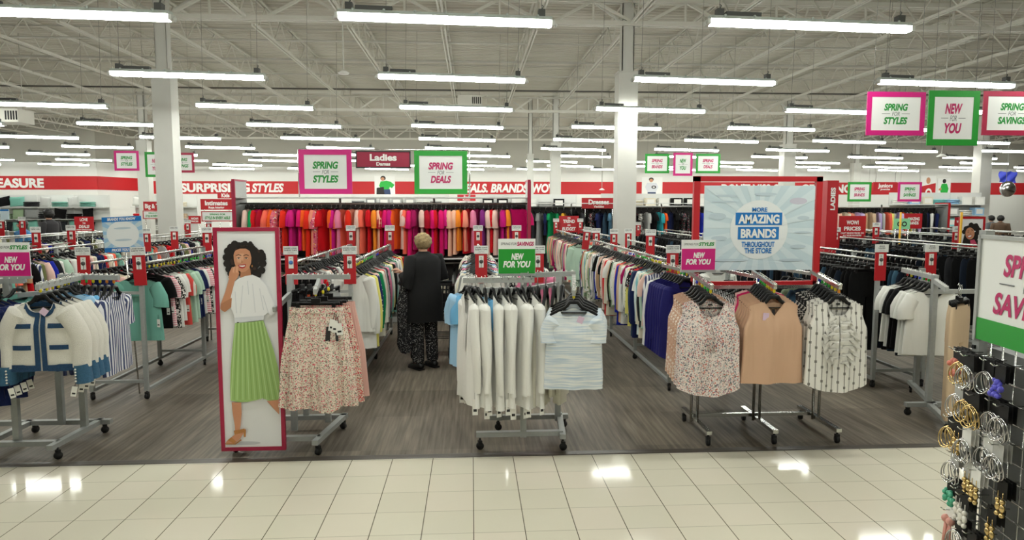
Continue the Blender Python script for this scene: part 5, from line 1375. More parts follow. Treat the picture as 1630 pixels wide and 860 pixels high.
# blue card above the left racks
c, w, h = V((163, 345), (229, 401), 7.4); t = thing('brands_card', 'pale blue square card brands you know prices you love over the left racks', 'sign', c); t.rotation_euler = (0, -.045, 0)
MB().box((0, 0, 0), (w, .008, h)).build('board', M_PB, t)
pr = Print(w, h, -.0045)
for i in range(14):
    a0, a1 = 2 * PI * i / 14, 2 * PI * (i + .5) / 14
    def e2(a): c_, s_ = math.cos(a), math.sin(a); k_ = min(.4999 / max(1e-6, abs(c_)), .4999 / max(1e-6, abs(s_))); return (.5 + c_ * k_, .5 + s_ * k_)
    pr.poly([(.5, .5), e2(a1), e2(a0)], mat('ray_blue', '9cc3e0', .5))
pr.ell(.5, .5, .41, .38, M_PBW, 30)
for y in (.33, .66): pr.ell(.5, y, .22, .03, M_SMUDGE, 16)
pr.poly([(0, 0), (0, .14), (1, .14), (1, 0)], M_BLUE); pr.poly([(0, .87), (0, 1), (1, 1), (1, .87)], M_BLUE)
pr.build('printed_picture', t, (0, 0, -h / 2))
letter(t, 'BRANDS YOU KNOW', .028, M_WHITE, 0, -.0068, h * .435, width=w * .72, bold=.04, shear=.2); letter(t, 'PRICES YOU LOVE', .028, M_WHITE, 0, -.0068, -h * .435, width=w * .64, bold=.04, shear=.2)
m = MB(); m.tube([(0, .015, -c.z), (0, .015, .1)], .008, 6); m.build('stem', M_CHROME, t)
c, w, h = V((0, 333), (15, 350), 15); t = thing('blue_card', 'small pale blue card at the far left edge', 'sign', c)
MB().box((0, 0, 0), (w, .01, h)).build('board', M_PB, t); MB().box((0, -.006, h * .4), (w, .003, h * .15)).build('band', M_BLUE, t); MB().tube([(0, .01, -h / 2), (0, .01, 1.4 - c.z)], .008, 6).build('stem', M_CHROME, t)
# cards on top of the front stands
def topper(label, c, w, h, word, wc, panel, rz=0, zst=1.44):
    t = thing('stand_card', label, 'sign', c, rz)
    MB().box((0, 0, 0), (w, .006, h)).build('board', M_SIGNW, t)
    MB().box((0, -.0035, -h * .14), (w * .985, .002, h * .70)).build('colour_panel', panel, t)
    letter(t, 'SPRING FOR', h * .075, M_TXTGREY, -w * .22, -.0042, h * .36, width=w * .42, shear=.22, bold=0)
    letter(t, word, h * .11, wc, w * .23, -.0042, h * .36, width=w * .46, shear=.22, bold=.045)
    letter(t, 'NEW', h * .17, M_WHITE, w * .02, -.0056, -.0, width=w * .34, shear=.22, bold=.05)
    letter(t, 'FOR YOU', h * .17, M_WHITE, w * .0, -.0056, -h * .22, width=w * .74, shear=.22, bold=.05)
    MB().box((0, .0, -h / 2 - .008), (w * 1.02, .03, .02)).build('holder', M_GREY, t)
    return t
topper('green and white spring for savings card on the middle stand', Vector((.365, 5.5, 1.605)), .302, .285, 'SAVINGS', M_TXTM, M_GREEN)
c, w, h = V((1085, 382), (1138, 430), 5.75); topper('magenta spring for styles card at the left of the red frame', c, w, h, 'STYLES', M_TXTG, M_MAGENTA)
MB().box((0, .02, -.17), (.03, .03, .1)).build('clip', M_RED, bpy.data.objects['stand_card.001'])
topper('magenta spring for styles card on the left stand', Vector((-3.64, 5.6, 1.59)), .30, .27, 'STYLES', M_TXTG, M_MAGENTA)
# framed laughing face among the right racks
c, w, h = V((1527, 345), (1565, 394), 10.6)
FP = framed_poster('face_poster', 'red-framed poster of a laughing dark-haired woman among the right racks', (c.x, 10.6, c.z - h / 2), w, h, .035, M_RED, M_POSTERW)
pr = Print(w - .05, h - .05, -.008)
for i in range(40):
    a = rp.uniform(0, 2 * PI); q = rp.uniform(.5, 1); pr.ell(.52 + .36 * q * math.cos(a), .5 + .32 * q * math.sin(a), .11, .09, HAIR, 9)
pr.poly([(.1, .95), (.18, .6), (.4, .5), (.6, .7), (.9, .85), (.85, 1), (.15, 1)][::-1], HAIR)
pr.ell(.42, .55, .20, .22, SKIN, 18, rot=-.4); pr.ell(.42, .655, .11, .055, LIP, 14, rot=-.25); pr.ell(.42, .65, .085, .032, TEETH, 12, rot=-.25); pr.poly([(.44, .5), (.48, .58), (.41, .59)], SKIN2)
for ex, ey in ((.34, .50), (.51, .45)): pr.ell(ex, ey, .04, .013, HAIR, 8, rot=-.3); pr.ell(ex, ey - .05, .05, .008, HAIR2, 8, rot=-.35)
pr.poly([(.44, .8), (.62, .76), (.8, 1), (.5, 1)], mat('print_pink', 'c84a6c', .6))
pr.build('printed_picture', FP, (0, 0, .025))
m = MB()
for s in (-1, 1): m.box((s * w * .3, .03, -(c.z - h / 2) / 2), (.03, .03, c.z - h / 2))
m.build('stand_leg', M_GREY, FP)

# pictures on the back wall
def wall_picture(label, a, b, draw, bg=None):
    c, w, h = V(a, b, YB - .03); t = thing('wall_picture', label, 'poster', (c.x, YB - .03, c.z - h / 2))
    MB().box((0, .005, h / 2), (w, .02, h)).build('board', bg or M_WHITE, t)
    pr = Print(w, h, -.012); draw(pr); pr.build('printed_picture', t)
KG = mat('print_green_knit', '1fae3c', .6); JB = mat('print_jeans', '2a3f66', .6)
def d1(p):
    p.ell(.42, .12, .13, .12, HAIR, 14); p.ell(.4, .16, .09, .09, SKIN, 12)
    p.poly([(.3, .28), (.6, .24), (.8, .3), (.98, .45), (.85, .62), (.75, .55), (.7, .7), (.35, .7), (.22, .5)][::-1], KG)
    p.poly([(.1, .6), (.45, .55), (.5, 1), (.08, 1)][::-1], HAIR); p.poly([(.45, .68), (.75, .66), (.8, 1), (.5, 1)][::-1], JB)
def d2(p):
    p.ell(.45, .12, .12, .1, HAIR, 12); p.ell(.45, .17, .09, .09, SKIN, 12)
    p.poly([(.25, .28), (.7, .28), (.8, .5), (.68, .75), (.28, .75), (.15, .5)][::-1], BL2); p.ell(.58, .5, .12, .08, HAIR, 10); p.ell(.58, .5, .06, .04, M_WHITE, 8)
    p.poly([(.28, .75), (.68, .75), (.7, 1), (.28, 1)][::-1], JB)
def d3(p):
    p.poly([(0, .45), (0, 1), (1, 1), (1, .3)], M_WALLRED); p.ell(.5, .2, .14, .14, SKIN, 12); p.ell(.55, .7, .22, .18, M_WHITE, 12); p.ell(.55, .7, .12, .09, M_WALLRED, 12)
def d4(p):
    p.ell(.5, .15, .14, .12, HAIR, 12); p.poly([(.3, .3), (.7, .28), (.85, .55), (.7, 1), (.35, 1), (.2, .6)][::-1], KG); p.poly([(.1, .55), (.3, .5), (.3, .62), (.1, .65)][::-1], SKIN)
wall_picture('wall picture of a woman in a green jumper crouching', (596, 280), (629, 312), d1)
wall_picture('wall picture of a person in a pale heart jumper', (1022, 282), (1054, 314), d2)
wall_picture('red wall picture with a white ring at far right', (1466, 280), (1488, 318), d3)
wall_picture('wall picture of a person in green at far right', (1493, 284), (1512, 314), d4)
p = at(1604, 282, 27); t = thing('blue_banner', 'blue crumpled cloth banner hanging at the right edge', 'banner', p)
b = MB(); b.grid([[(x * .37 - .37, .05 * math.sin(5 * x + 3 * z_) , -z_ * .22 + .22 + .02 * math.sin(6 * x)) for x in [q / 6 for q in range(13)]] for z_ in [q / 4 for q in range(9)]]); b.build('cloth', mat('banner_blue', '3341b8', .6), t)
MB().tube([(0, 0, .2), (0, 0, CEIL - p.z)], .006, 5).build('cord', M_CABLE, t)
p = at(1604, 301, 26.5); t = thing('mirror_dome', 'silver dome mirror hanging below the blue banner', 'mirror', p); b = MB(); b.ball((0, 0, 0), .32, 0, 16, 10, (1, .6, 1)); b.build('dome', M_SILVER, t); MB().tube([(0, .1, .2), (0, .1, CEIL - p.z)], .01, 5).build('rod', M_CABLE, t)

# ================================================================ HOME GOODS SHELVES AT THE BACK
M_SHELF = mat('shelf_white', 'd5d6d2', .5)
def pillow_mesh(w, h, d):
    m = MB(); n = 10; P = []
    for sgn in (1, -1):
        G_ = []
        for i in range(n + 1):
            row = []
            for j in range(n + 1):
                u, v = 2 * i / n - 1, 2 * j / n - 1
                th = max(0, (1 - u ** 4) * (1 - v ** 4)) ** .5
                q = 1 - .08 * (1 - abs(u)) * abs(v) ** 3; q2 = 1 - .08 * (1 - abs(v)) * abs(u) ** 3
                row.append((u * w / 2 * q2, sgn * th * d / 2, v * h / 2 * q))
            G_.append(row)
        m.grid(G_)
    return m.mesh('pillow', M_PLAIN)
PIL = [pillow_mesh(.5, .42, .18), pillow_mesh(.62, .4, .2), pillow_mesh(.45, .45, .16)]
FOLD = MB()
for i in range(3): FOLD.tube([(-.24, 0, .05 + i * .07), (.24, 0, .05 + i * .07)], [(.18, .036)] * 2, 10)
FOLD = FOLD.mesh('folded_blanket', M_PLAIN)
bx = MB(); bx.box((0, 0, .16), (.42, .3, .32)); bx.box((0, -.151, .16), (.3, .002, .2), 1); BOX = bx.mesh('box', [M_PLAIN, M_CARD])
def shelf_unit(label, x0, x1, y, levels, stock, gname, seed, colours, extra_back=True):
    t = thing('shelf_unit', label, 'shelf', (x0, y, 0)); w = x1 - x0; r = random.Random(seed)
    zt = levels[-1] + .5
    m = MB()
    for i in range(int(w / 1.2) + 1): m.box((i * w / max(1, int(w / 1.2)), .25, zt / 2), (.04, .04, zt))
    m.build('upright', M_SHELF, t); MB().box((w / 2, .27, zt / 2), (w, .02, zt)).build('back_panel', M_SHELF, t)
    for z_ in levels: MB().box((w / 2, 0, z_ - .012), (w, .48, .024)).build('shelf_board', M_SHELF, t)
    i = 0
    for li, z_ in enumerate(levels):
        x = x0 + .3; col = 0
        while x < x1 - .25:
            s = r.choice(stock); c = r.choice(colours); col += 1
            lab = '%s %s, %s on %s shelf, %s' % (c.replace('_', ' '), {'pillow': 'pillow', 'blanket': 'folded blanket', 'box': 'carton'}[s], ordinal(col - 1), ['the lower', 'the middle', 'the upper'][li + 3 - len(levels)], gname)
            if s == 'pillow': o = put('pillow', PIL[r.randrange(3)], None, (x, y - .02, z_ + .2), (r.uniform(-.25, .1), r.uniform(-.2, .2), 0)); o.location.z = z_ + .215
            elif s == 'blanket': o = put('folded_blanket', FOLD, None, (x, y, z_ - .01))
            else: o = put('carton', BOX, None, (x, y, z_), (0, 0, r.uniform(-.1, .1)))
            o.color = PALL[c]; tag(o, lab, {'pillow': 'pillow', 'blanket': 'blanket', 'box': 'box'}[s], 'goods on the shelf unit: %s' % gname); x += .56
    return t
shelf_unit('white shelf unit of pillows at far left by the wall', -19.6, -15.2, 29.5, (1.0, 1.5, 2.0), ['pillow', 'pillow', 'blanket'], 'far left bedding unit', 1, ['grey', 'charcoal', 'white', 'sage', 'black', 'charcoal', 'teal', 'silver', 'black'])
shelf_unit('white shelf unit of bedding beside the left column', -14.6, -12.0, 30.5, (1.0, 1.5, 2.0), ['pillow', 'blanket'], 'bedding by the column', 2, ['beige', 'cream', 'white', 'grey', 'mint', 'red'])
shelf_unit('white shelf unit behind the pink rack, centre back', -5.2, -1.0, 30, (1.5, 2.05), ['blanket', 'blanket', 'box'], 'centre back unit', 3, ['silver', 'grey', 'white', 'silver'])
shelf_unit('white shelf unit of packed bedding left of the pillar', -.2, 4.2, 27, (1.5, 2.0), ['blanket', 'box'], 'bedding left of pillar', 4, ['white', 'silver', 'charcoal', 'white', 'black'])
shelf_unit('white shelf unit of white cartons right of the pillar', 5.4, 11.2, 28, (1.2, 1.7, 2.05), ['box', 'box', 'blanket'], 'cartons right of pillar', 5, ['white', 'silver', 'white', 'black', 'cream', 'white'])
shelf_unit('far right white shelf unit of pale goods', 17.5, 21.5, 27.5, (1.2, 1.65, 2.1), ['box', 'blanket'], 'far right unit', 6, ['white', 'silver', 'aqua', 'white', 'light_blue', 'cream'])
# ================================================================ EARRING DISPLAY
EX = 1.655
ang = math.radians(8)
ED = thing('earring_display', 'grey wire earring display at the right edge of the picture', 'display stand', (EX, 2.1, 0), 0)
# local frame: +s runs towards the camera along the face, +n sticks out to the aisle (left)
sv = Vector((-math.sin(ang), -math.cos(ang), 0)); nv = Vector((-math.cos(ang), math.sin(ang), 0))
def L_(s, n, z): return sv * s + nv * n + Vector((0, 0, z))
m = MB()
for s in (0, .5):
    for n in (0, -.45): m.bar(L_(s, n, .05), L_(s, n, 1.93), .03, .03)
for i in range(58): m.box(L_(0, .016, .2 + .03 * i), (.012, .012, .012), 1)
m.build('post', [M_GREY, M_BLACK], ED)
m = MB()
for i in range(24):
    z_ = .25 + i * .058
    m.tube([L_(0, .004, z_), L_(.5, .004, z_)], .003, 5); m.tube([L_(0, -.454, z_), L_(.5, -.454, z_)], .003, 5)
    m.tube([L_(0, .004, z_), L_(0, -.454, z_)], .003, 5)
for i in range(9): m.tube([L_(.06 * i, .0, .25), L_(.06 * i, .0, 1.58)], .0025, 5)
m.build('wire_grid', M_CHROME, ED)
m = MB(); m.bar(L_(-.02, 0, .06), L_(.52, 0, .06), .06, .12); m.bar(L_(-.02, -.45, .06), L_(.52, -.45, .06), .06, .12); m.bar(L_(0, 0, .06), L_(0, -.45, .06), .05, .1); m.build('base', M_GREY, ED)
MB().bar(L_(0.01, -.225, .9), L_(.49, -.225, .9), .4, 1.3).build('core_panel', mat('panel_grey', '7a7c7b', .6), ED)
# sign on top
rzs = math.atan2(sv.y, sv.x)
SG = thing('display_sign', 'large white spring for savings sign on top of the earring display', 'sign', Vector((EX, 2.1, 1.745)) + L_(.255, .02, 0), rzs)
sw, shh = .50, .33
MB().box((0, .004, .0), (sw, .006, shh)).build('board', M_SIGNW, SG)
gm_ = MB(); gm_.box((0, -.0005, -shh / 2 + .035), (sw, .003, .07)); gm_.build('green_band', M_GREEN, SG)
m = MB()
for s in (-1, 1): m.box((s * sw / 2, .004, 0), (.014, .018, shh + .01))
m.box((0, .004, shh / 2), (sw, .018, .012)); m.build('frame', M_GREY, SG)
letter(SG, 'SPRING', .066, M_TXTM, 0, -.0012, .085, width=.25, shear=.22, bold=.03); letter(SG, 'SAVINGS', .066, M_TXTM, -.005, -.0012, -.035, width=.32, shear=.22, bold=.03)
letter(SG, 'FOR', .036, M_TXTGREY, 0, -.0012, .025, width=.06, shear=.22, bold=0)
m = MB()
for s in (-1, 1): m.box((s * .105, -.0012, .025), (.07, .001, .003))
m.build('rule_lines', M_TXTGREY, SG)
M_EC = {'coral': mat('ear_coral', 'd9806c', .5), 'purple': mat('ear_purple', '5a57c9', .4), 'green': mat('ear_green', '4fb08c', .4), 'pink': mat('ear_pink', 'e0a294', .5), 'gold': M_GOLD, 'silver': M_SILVER, 'white': mat('ear_pearl', 'e8e4da', .3)}
def earring(kind, colour, s, z_, label, n=.07, card='black', r=.03):
    """a carded pair on a peg: card, peg hook, the two earrings"""
    base = Vector((EX, 2.1, 0)) + L_(s, 0, z_)
    t = thing('carded_earrings', label, 'earrings', base, rzs, 'carded earrings on the display')
    MB().tube([(0, 0, 0), (0, -n - .02, .0), (0, -n - .03, .008)], .0022, 5).build('peg', M_CHROME, t)
    m = MB()
    for i in range(3): m.box((.0, -n + i * .012, -.022), (.048, .0012, .055), 0, (0, rnd.uniform(-.06, .06), 0))
    m.build('card', {'black': M_BLACK, 'white': M_CARD, 'grey': mat('card_grey', 'b5b4ae', .6)}[card], t)
    mm = M_EC[colour]; y = -n - .004
    for q in (-1, 1):
        m = MB()
        if kind == 'hoop':
            for k_ in range(2):
                m.tube([(q * .011 + r * math.cos(a) * (.95 - .06 * k_), y - .009 * k_ - .5 * q * (.012 * math.sin(a) + .01 * math.cos(a)), -.035 - r - k_ * .004 + r * math.sin(a)) for a in [2 * PI * i / 22 for i in range(22)]], .0022, 6, closed=True)
        elif kind == 'cluster':
            rr = random.Random(int(s * 1000 + z_ * 1000 + q))
            for k_ in range(9): m.ball((q * .013 + rr.uniform(-.014, .014), y + rr.uniform(-.006, .004), -.04 - rr.uniform(0, .05)), rr.uniform(.006, .011), 0, 8, 6)
        elif kind == 'drop':
            m.tube([(q * .011, y, -.03), (q * .011, y, -.05)], .0015, 5); m.ball((q * .011, y, -.058), .008, 0, 9, 7); m.ball((q * .011, y, -.078), .011, 0, 9, 7, (1, .6, 1.2)); m.ball((q * .011, y, -.1), .008, 0, 9, 7)
        elif kind == 'fringe':
            rr = random.Random(int(s * 999 + q * 7))
            for k_ in range(9): m.tube([(q * .014, y, -.035), (q * .016 + rr.uniform(-.018, .018), y + rr.uniform(-.01, .006), -.095 - rr.uniform(0, .03))], [.004, .002], 5)
            m.ball((q * .014, y, -.035), .014, 0, 9, 7)
        else:
            for k_ in range(4): m.ball((q * .010, y, -.03 - .017 * k_), .0085, 0, 8, 6, (1, .6, 1))
        m.build('earring', mm, t)
    return t
ROWS = [
    (1.535, [('cluster', 'coral', -.03, 'black'), ('hoop', 'gold', .02, 'black'), ('hoop', 'silver', .08, 'black'), ('hoop', 'silver', .14, 'black'), ('cluster', 'purple', .215, 'black')]),
    (1.42, [('hoop', 'silver', -.01, 'grey'), ('hoop', 'gold', .06, 'black'), ('hoop', 'gold', .12, 'black'), ('hoop', 'silver', .18, 'black'), ('hoop', 'silver', .24, 'black')]),
    (1.30, [('hoop', 'gold', -.04, 'black'), ('drop', 'gold', .02, 'black'), ('hoop', 'silver', .09, 'white'), ('hoop', 'silver', .16, 'white'), ('hoop', 'silver', .23, 'grey')]),
    (1.19, [('hoop', 'silver', -.01, 'grey'), ('drop', 'gold', .09, 'grey'), ('drop', 'gold', .15, 'white'), ('drop', 'gold', .24, 'black')]),
    (1.09, [('cluster', 'green', -.02, 'black'), ('drop', 'white', .05, 'black'), ('drop', 'white', .10, 'black'), ('drop', 'gold', .2, 'black')]),
    (.985, [('fringe', 'pink', -.02, 'white'), ('hoop', 'silver', .06, 'black'), ('cluster', 'green', .15, 'black'), ('drop', 'gold', .21, 'grey')]),
    (.87, [('drop', 'gold', .03, 'white'), ('drop', 'gold', .10, 'grey'), ('cluster', 'green', .18, 'black')]),
]
KN = dict(hoop='hoop earrings', cluster='beaded cluster earrings', drop='drop earrings', fringe='fringe earrings', stud='stud earrings')
for ri, (z_, row) in enumerate(ROWS):
    for ci, (kd, c, s, card) in enumerate(row):
        earring(kd, c, s, z_, '%s %s on %s card, %s along in %s display row down' % (c, KN[kd], card, ordinal(ci), ordinal(ri)), n=.05 + .012 * (ci % 3), card=card, r=.034 if kd == 'hoop' else .03)

# ================================================================ PEOPLE AND CART
def skin_mesh(name, verts, edges, radii, m, levels=2, root=0):
    me = bpy.data.meshes.new(name); me.from_pydata([tuple(v) for v in verts], edges, [])
    o = bpy.data.objects.new(name, me); COL.objects.link(o)
    md = o.modifiers.new('s', 'SKIN'); md.use_smooth_shade = True
    for i, r_ in enumerate(radii):
        d = me.skin_vertices[0].data[i]; d.radius = r_ if isinstance(r_, tuple) else (r_, r_); d.use_root = (i == root)
    sb = o.modifiers.new('u', 'SUBSURF'); sb.levels = levels; sb.render_levels = levels
    dg = bpy.context.evaluated_depsgraph_get(); new = bpy.data.meshes.new_from_object(o.evaluated_get(dg))
    bpy.data.objects.remove(o); bpy.data.meshes.remove(me)
    new.materials.clear(); new.materials.append(m); new.name = name
    for p_ in new.polygons: p_.use_smooth = True
    return new
class Sk:
    def __init__(self): self.v = []; self.e = []; self.r = []
    def add(self, p, r, par=None):
        self.v.append(Vector(p)); self.r.append(r); i = len(self.v) - 1
        if par is not None: self.e.append((par, i))
        return i
    def chain(self, par, pts):
        for p, r in pts: par = self.add(p, r, par)
        return par
M_SKINP = mat('skin', 'c99a80', .5); M_EYE = mat('eye', '1a1412', .3)
def hand(sk, wrist, wp, d, up, curl=.35, side=1):
    """palm, five unequal bent fingers; d = pointing direction, up = back of the hand"""
    d = Vector(d).normalized(); up = Vector(up); up = (up - d * up.dot(d)).normalized(); sd = d.cross(up) * side
    wp = Vector(wp); palm = sk.add(wp + d * .045, (.026, .018), wrist); kn = sk.add(wp + d * .075, (.028, .015), palm)
    for k_, (off, ln) in enumerate(((-.027, .058), (-.009, .070), (.010, .075), (.027, .068))):
        b = wp + d * .085 + sd * off
        i = sk.add(b, .0085, kn); c1 = d * math.cos(curl) - up * math.sin(curl); c2 = d * math.cos(curl * 2.2) - up * math.sin(curl * 2.2)
        i = sk.add(b + c1 * ln * .5, .0078, i); sk.add(b + c1 * ln * .5 + c2 * ln * .5, .0065, i)
    tb = wp + d * .03 + sd * .03
    i = sk.add(tb, .011, palm); i = sk.add(tb + sd * .018 + d * .028 - up * .008, .0095, i); sk.add(tb + sd * .02 + d * .052 - up * .02, .0078, i)
def face_bits(mb, hc, hr):
    """nose, lips and ears as part of the body mesh; faces +y"""
    mb.ball((hc[0], hc[1] + hr * .98, hc[2] - .018), .016, 0, 9, 7, (.75, 1.1, 1.3))
    mb.ball((hc[0], hc[1] + hr * .90, hc[2] - .055), .02, 0, 9, 6, (1.1, .5, .4))
    for s in (-1, 1): mb.ball((hc[0] + s * hr * .84, hc[1] + .0, hc[2] - .012), .026, 0, 9, 7, (.35, .7, 1.15))
def joined(name, me, mb, m):
    n0 = len(me.vertices); vs = [tuple(v.co) for v in me.vertices] + mb.v
    fs = [tuple(p_.vertices) for p_ in me.polygons] + [tuple(i + n0 for i in f) for f in mb.f]
    q = MB(); q.add(vs, fs, 0, True); return q.mesh(name, m)
def ring_loft(name, rings, m, parent, n=24, noise=.0, seed=0, caps=True):
    r = random.Random(seed); mb = MB(); P = []
    for (cx, cy, cz, rx, ry) in rings:
        P.append([(cx + rx * math.cos(2 * PI * k_ / n) * (1 + noise * math.sin(5 * 2 * PI * k_ / n + cz * 9)), cy + ry * math.sin(2 * PI * k_ / n) * (1 + noise * math.sin(7 * 2 * PI * k_ / n + cz * 7)), cz) for k_ in range(n)])
    mb.grid(P, 0, wrap=True)
    return mb.build(name, m, parent)
def person(label, loc, rz, H, hair, coat_m, leg_m, shoe_m, arms, coat_z=.56, sleeve_r=.055, hair_len=.0, cap=None, bulk=1.0, foot_turn=0.0):
    k = H / 1.66
    t = thing('person', label, 'person', loc, rz)
    sk = Sk(); R = sk.add((0, 0, .93), (.145, .11)); sp = sk.add((0, 0, 1.12), (.125, .095), R); ch = sk.add((0, -.005, 1.29), (.15, .1), sp)
    nb = sk.add((0, .0, 1.41), (.055, .055), ch); nk = sk.add((0, .02, 1.45), (.05, .05), nb); h1 = sk.add((0, .035, 1.53), (.07, .082), nk); sk.add((0, .03, 1.60), (.07, .085), h1)
    for s in (-1, 1):
        hp = sk.add((s * .09, 0, .88), (.085, .09), R); kn = sk.add((s * .10, .02, .50), (.055, .06), hp); an = sk.add((s * .105, -.01, .09), (.036, .042), kn)
        sk.add((s * .115, .07, .04), (.038, .03), an)
        sh, el, wr, hd, up = arms[s]
        a = sk.add(sh, (.055, .055), ch); e_ = sk.add(el, (.042, .042), a); w_ = sk.add(wr, (.027, .024), e_)
        hand(sk, w_, wr, hd, up, .5, s)
    sk.v = [v * k for v in sk.v]
    me = skin_mesh('body', sk.v, sk.e, [tuple(x * k for x in (r_ if isinstance(r_, tuple) else (r_, r_))) for r_ in sk.r], M_SKINP)
    fb = MB(); hc = Vector((0, .033, 1.555)) * k; face_bits(fb, hc, .085 * k)
    body = put('body', joined('body', me, fb, M_SKINP), t)
    eb = MB()
    for s in (-1, 1): eb.ball((s * .03 * k, hc.y + .077 * k, hc.z + .01), .011, 0, 8, 6)
    eb.build('eyes', M_EYE, t)
    # hair
    hb = MB(); rr = random.Random(3); n, mm_ = 26, 18; vs = []; P = []
    for i in range(mm_ + 1):
        ph = PI * i / mm_ * .86; row = []
        for q in range(n):
            a = 2 * PI * q / n; dx, dy, dz = math.sin(ph) * math.cos(a), math.sin(ph) * math.sin(a), math.cos(ph)
            f = 1 + .05 * math.sin(9 * a + 5 * ph) + .04 * math.sin(13 * ph + 3 * a)
            front = dy > .35 and dz < .35
            rx = .104 * (.62 if front else 1) * f; drop = hair_len * max(0, -dz)
            row.append((hc.x + rx * dx * k * 1.02, hc.y - .008 + rx * 1.12 * dy * k, hc.z + .02 + .105 * dz * k * f - drop))
        P.append(row)
    hb.grid(P, 0, wrap=True); hb.build('hair', hair, t)
    if cap: 
        cb = MB(); cb.ball((hc.x, hc.y - .005, hc.z + .055), .1, 0, 16, 8, (1, 1.1, .75)); cb.box((hc.x, hc.y + .14, hc.z + .05), (.14, .11, .012)); cb.build('cap', cap, t)
    # coat body and sleeves as one garment
    kb = k * bulk
    rings = [(0, .015, 1.455 * k, .06, .058), (0, .005, 1.425 * k, .11, .085), (0, -.003, 1.395 * k, .182 * kb, .115), (0, -.008, 1.34 * k, .215 * kb, .135), (0, -.005, 1.2 * k, .2 * kb, .14), (0, 0, 1.05 * k, .195 * kb, .14), (0, -.005, .9 * k, .218 * kb, .172), (0, 0, (.9 * k + coat_z) / 2, .225 * kb, .165), (0, 0, coat_z, .232 * kb, .172)]
    c_ = ring_loft('coat', rings, coat_m, t, 28, .015)
    for s in (-1, 1):
        sh, el, wr, hd, up = arms[s]; m = MB(); wv = Vector(wr); ev = Vector(el); wv = ev.lerp(wv, .86)
        shv = Vector(sh); m.tube([(shv.lerp(Vector((0, 0, 1.3)), .25)) * k, shv * k, shv.lerp(ev, .5) * k, ev * k, ev.lerp(wv, .5) * k, wv * k], [.085, .09, .074, .064, .057, .052], 14)
        m.build('coat_sleeve', coat_m, t)
    # trousers
    sk2 = Sk(); R = sk2.add((0, 0, .90), (.11, .085))
    for s in (-1, 1): sk2.chain(R, [((s * .095, 0, .84), (.1, .105)), ((s * .10, .02, .5), (.085, .088)), ((s * .105, -.005, .12), (.075, .08)), ((s * .105, 0, .075), (.076, .082))])
    sk2.v = [v * k for v in sk2.v]
    put('trousers', skin_mesh('trousers', sk2.v, sk2.e, [tuple(x * k for x in r_) for r_ in sk2.r], leg_m), t)
    for s in (-1, 1):
        m = MB(); m.tube([(s * .105 * k, -.085, .045), (s * .105 * k, -.05, .05), (s * .11 * k, .03, .045), (s * .12 * k, .11, .032), (s * .122 * k, .16, .026)], [(.03, .03), (.042, .048), (.045, .044), (.046, .032), (.03, .02)], 12)
        m.box((s * .112 * k, .035, .008), (.085, .25, .016)); m.build('shoe', shoe_m, t)
    return t
M_COAT = mat('black_coat', '0d0d0f', .9); M_SHOE = mat('black_shoe', '0a0a0b', .5)
M_HAIRB = mat('grey_blonde_hair', '9c8760', .75, noise=(30, .35), bump=(60, .6))
M_LEG = fabric_floral('speckled_trouser_cloth', '1a1a1d', ['a9a8a6', '8c8b8a', '5a5a5c'], 75, .36)
ARM_L = ((-.19, 0, 1.36), (-.275, -.03, 1.04), (-.245, .12, 1.20), (-.37, .67, .40), (-.2, -.4, 1))
ARM_R = ((.19, 0, 1.36), (.27, -.03, 1.13), (.22, .2, 1.10), (-.2, .9, .1), (0, 0, 1))
person('woman in a long black coat and speckled trousers browsing the rail', (-.585, 8.42, 0), math.radians(38), 1.665, M_HAIRB, M_COAT, M_LEG, M_SHOE, {-1: ARM_L, 1: ARM_R}, coat_z=.60, bulk=1.12)
p_ = Vector((-.82, 8.31, 1.10))
mb = MB(); body_shell(mb, 0, [(0, .05), (.3, .09), (.75, .085), (.9, .10), (1, .05)], .86, neck=(0, 0, 0), folds=(.02, 5), depth=.055, slope=0, z0=-.02, rows=16, n=28)
mb.tube([(-.06, 0, -.04), (0, .02, .03), (.08, .06, .02)], [.03, .045, .03], 10)
o = mb.build('draped_jacket', M_LEG, None, p_, (0, 0, .3)); tag(o, 'dark speckled garment draped over the arm of the woman in black', 'jacket')
# trolley
SC = thing('shopping_cart', 'black shopping cart standing behind the woman in the black coat', 'shopping cart', (-.50, 9.35, 0), math.radians(-6))
M_CARTB = mat('cart_black', '17181a', .45)
m = MB(); b0, b1, zt0, zt1 = -.40, .48, .98, .90
def cartpt(u, s, v):   # u along, s side -1..1, v height 0..1
    y = b0 + (b1 - b0) * u + (1 - v) * (.06 if u < .5 else -.12) * (1 - 2 * abs(.5 - u) * 0)
    w = .27 - .06 * u; zb = .50 + .06 * u
    return (s * w * (.82 + .18 * v), y, zb + (zt0 + (zt1 - zt0) * u - zb) * v)
for s in (-1, 1):
    for i in range(19): m.bar(cartpt(i / 18, s, 0), cartpt(i / 18, s, 1), .012, .012)
    for v in (0, .2, .4, .6, .8, 1): m.bar(cartpt(0, s, v), cartpt(1, s, v), .014 if v < 1 else .03, .014 if v < 1 else .03)
for i in range(11):
    q = i / 5 - 1
    for u in (0, 1): m.bar(cartpt(u, q, 0), cartpt(u, q, 1), .012, .012)
    m.bar(cartpt(0, q, 0), cartpt(1, q, 0), .012, .012)
for v in (0, .25, .5, .75, 1):
    for u in (0, 1): m.bar(cartpt(u, -1, v), cartpt(u, 1, v), .014, .02)
m.build('basket', M_CARTB, SC)
m = MB(); m.tube([(-.28, -.43, 1.03), (.28, -.43, 1.03)], .018, 10); 
for s in (-1, 1): m.tube([(s * .26, -.36, .95), (s * .28, -.43, 1.03)], .014, 8)
m.build('handle', M_CARTB, SC)
m = MB()
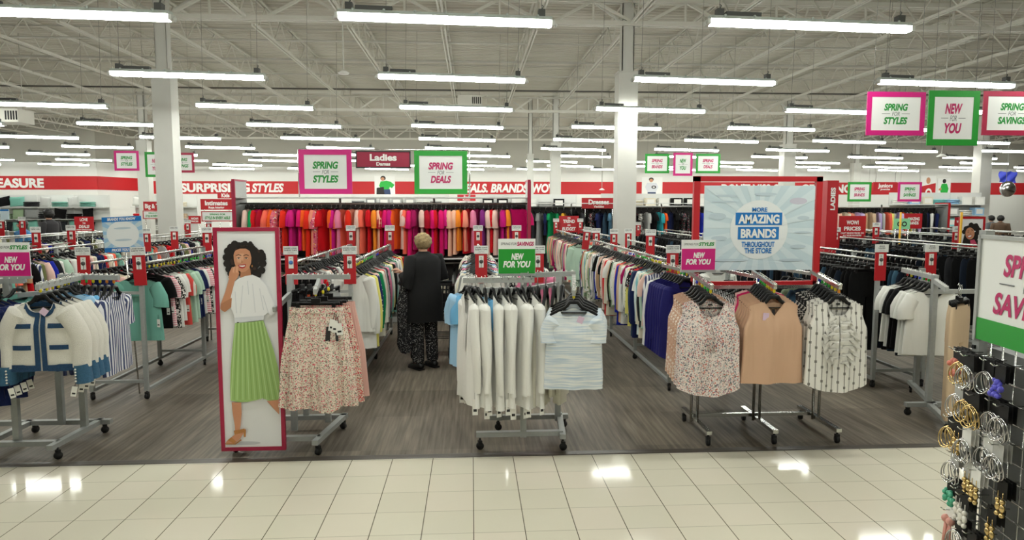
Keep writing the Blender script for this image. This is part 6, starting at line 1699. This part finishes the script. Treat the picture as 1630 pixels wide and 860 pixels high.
for s in (-1, 1):
    m.tube([(s * .25, -.38, .95), (s * .25, -.36, .45), (s * .24, -.30, .26), (s * .25, -.40, .14)], .014, 8); m.tube([(s * .24, -.30, .26), (s * .2, .45, .2), (s * .19, .47, .14)], .014, 8); m.tube([(s * .2, .45, .2), (s * .19, .3, .52)], .012, 8)
for y in (-.28, -.1, .08, .26, .42): m.tube([(-.22, y, .25 - .06 * (y + .28)), (.22, y, .25 - .06 * (y + .28))], .007, 6)
m.build('lower_frame', M_CARTB, SC)
m = MB(); m.bar((-.2, -.36, .74), (.2, -.3, .74), .01, .2); m.bar((-.2, -.25, .66), (.2, -.25, .66), .2, .01); m.build('child_seat', M_CARTB, SC)
wm = MB().tube([(-.016, 0, .06), (.016, 0, .06)], .06, 16); wm.box((0, 0, .12), (.045, .03, .06)); wm = wm.mesh('wheel', M_RUBBER)
for s in (-1, 1): put('wheel', wm, SC, (s * .25, -.40, 0)); put('wheel', wm, SC, (s * .19, .47, 0))
# far shoppers
DOWN = {s: ((s * .19, 0, 1.36), (s * .25, -.02, 1.1), (s * .24, .06, .86), (0, .1, -1), (s, 0, 0)) for s in (-1, 1)}
M_BLKH = mat('black_hair', '0e0c0b', .6)
a = at(80, 360, 17.9); person('shopper in a dark vest and cap far left among the racks', (a.x, 17.9, 0), math.radians(80), 1.93, M_BLKH, mat('dark_vest', '1d1a1e', .8), mat('dark_trouser', '1a1c22', .8), M_SHOE, DOWN, coat_z=.85, cap=M_BLACK)
a = at(37, 360, 15.9); person('black-haired shopper in blue at the far left racks', (a.x, 15.9, 0), math.radians(150), 1.72, M_BLKH, mat('blue_shirt', '3c78a8', .8), MATS['dark_trouser'], M_SHOE, DOWN, coat_z=.85, hair_len=.06)
a = at(1579, 350, 23.6); person('dark-haired shopper far right by the column, left of two', (a.x, 23.6, 0), math.radians(20), 1.68, M_BLKH, mat('grey_shirt', '5a5c60', .8), MATS['dark_trouser'], M_SHOE, DOWN, coat_z=.85)
a = at(1593, 350, 22.3); person('dark-haired shopper far right by the column, right of two', (a.x, 22.3, 0), math.radians(-30), 1.7, M_BLKH, mat('brown_shirt', '5b4634', .8), MATS['dark_trouser'], M_SHOE, DOWN, coat_z=.85)
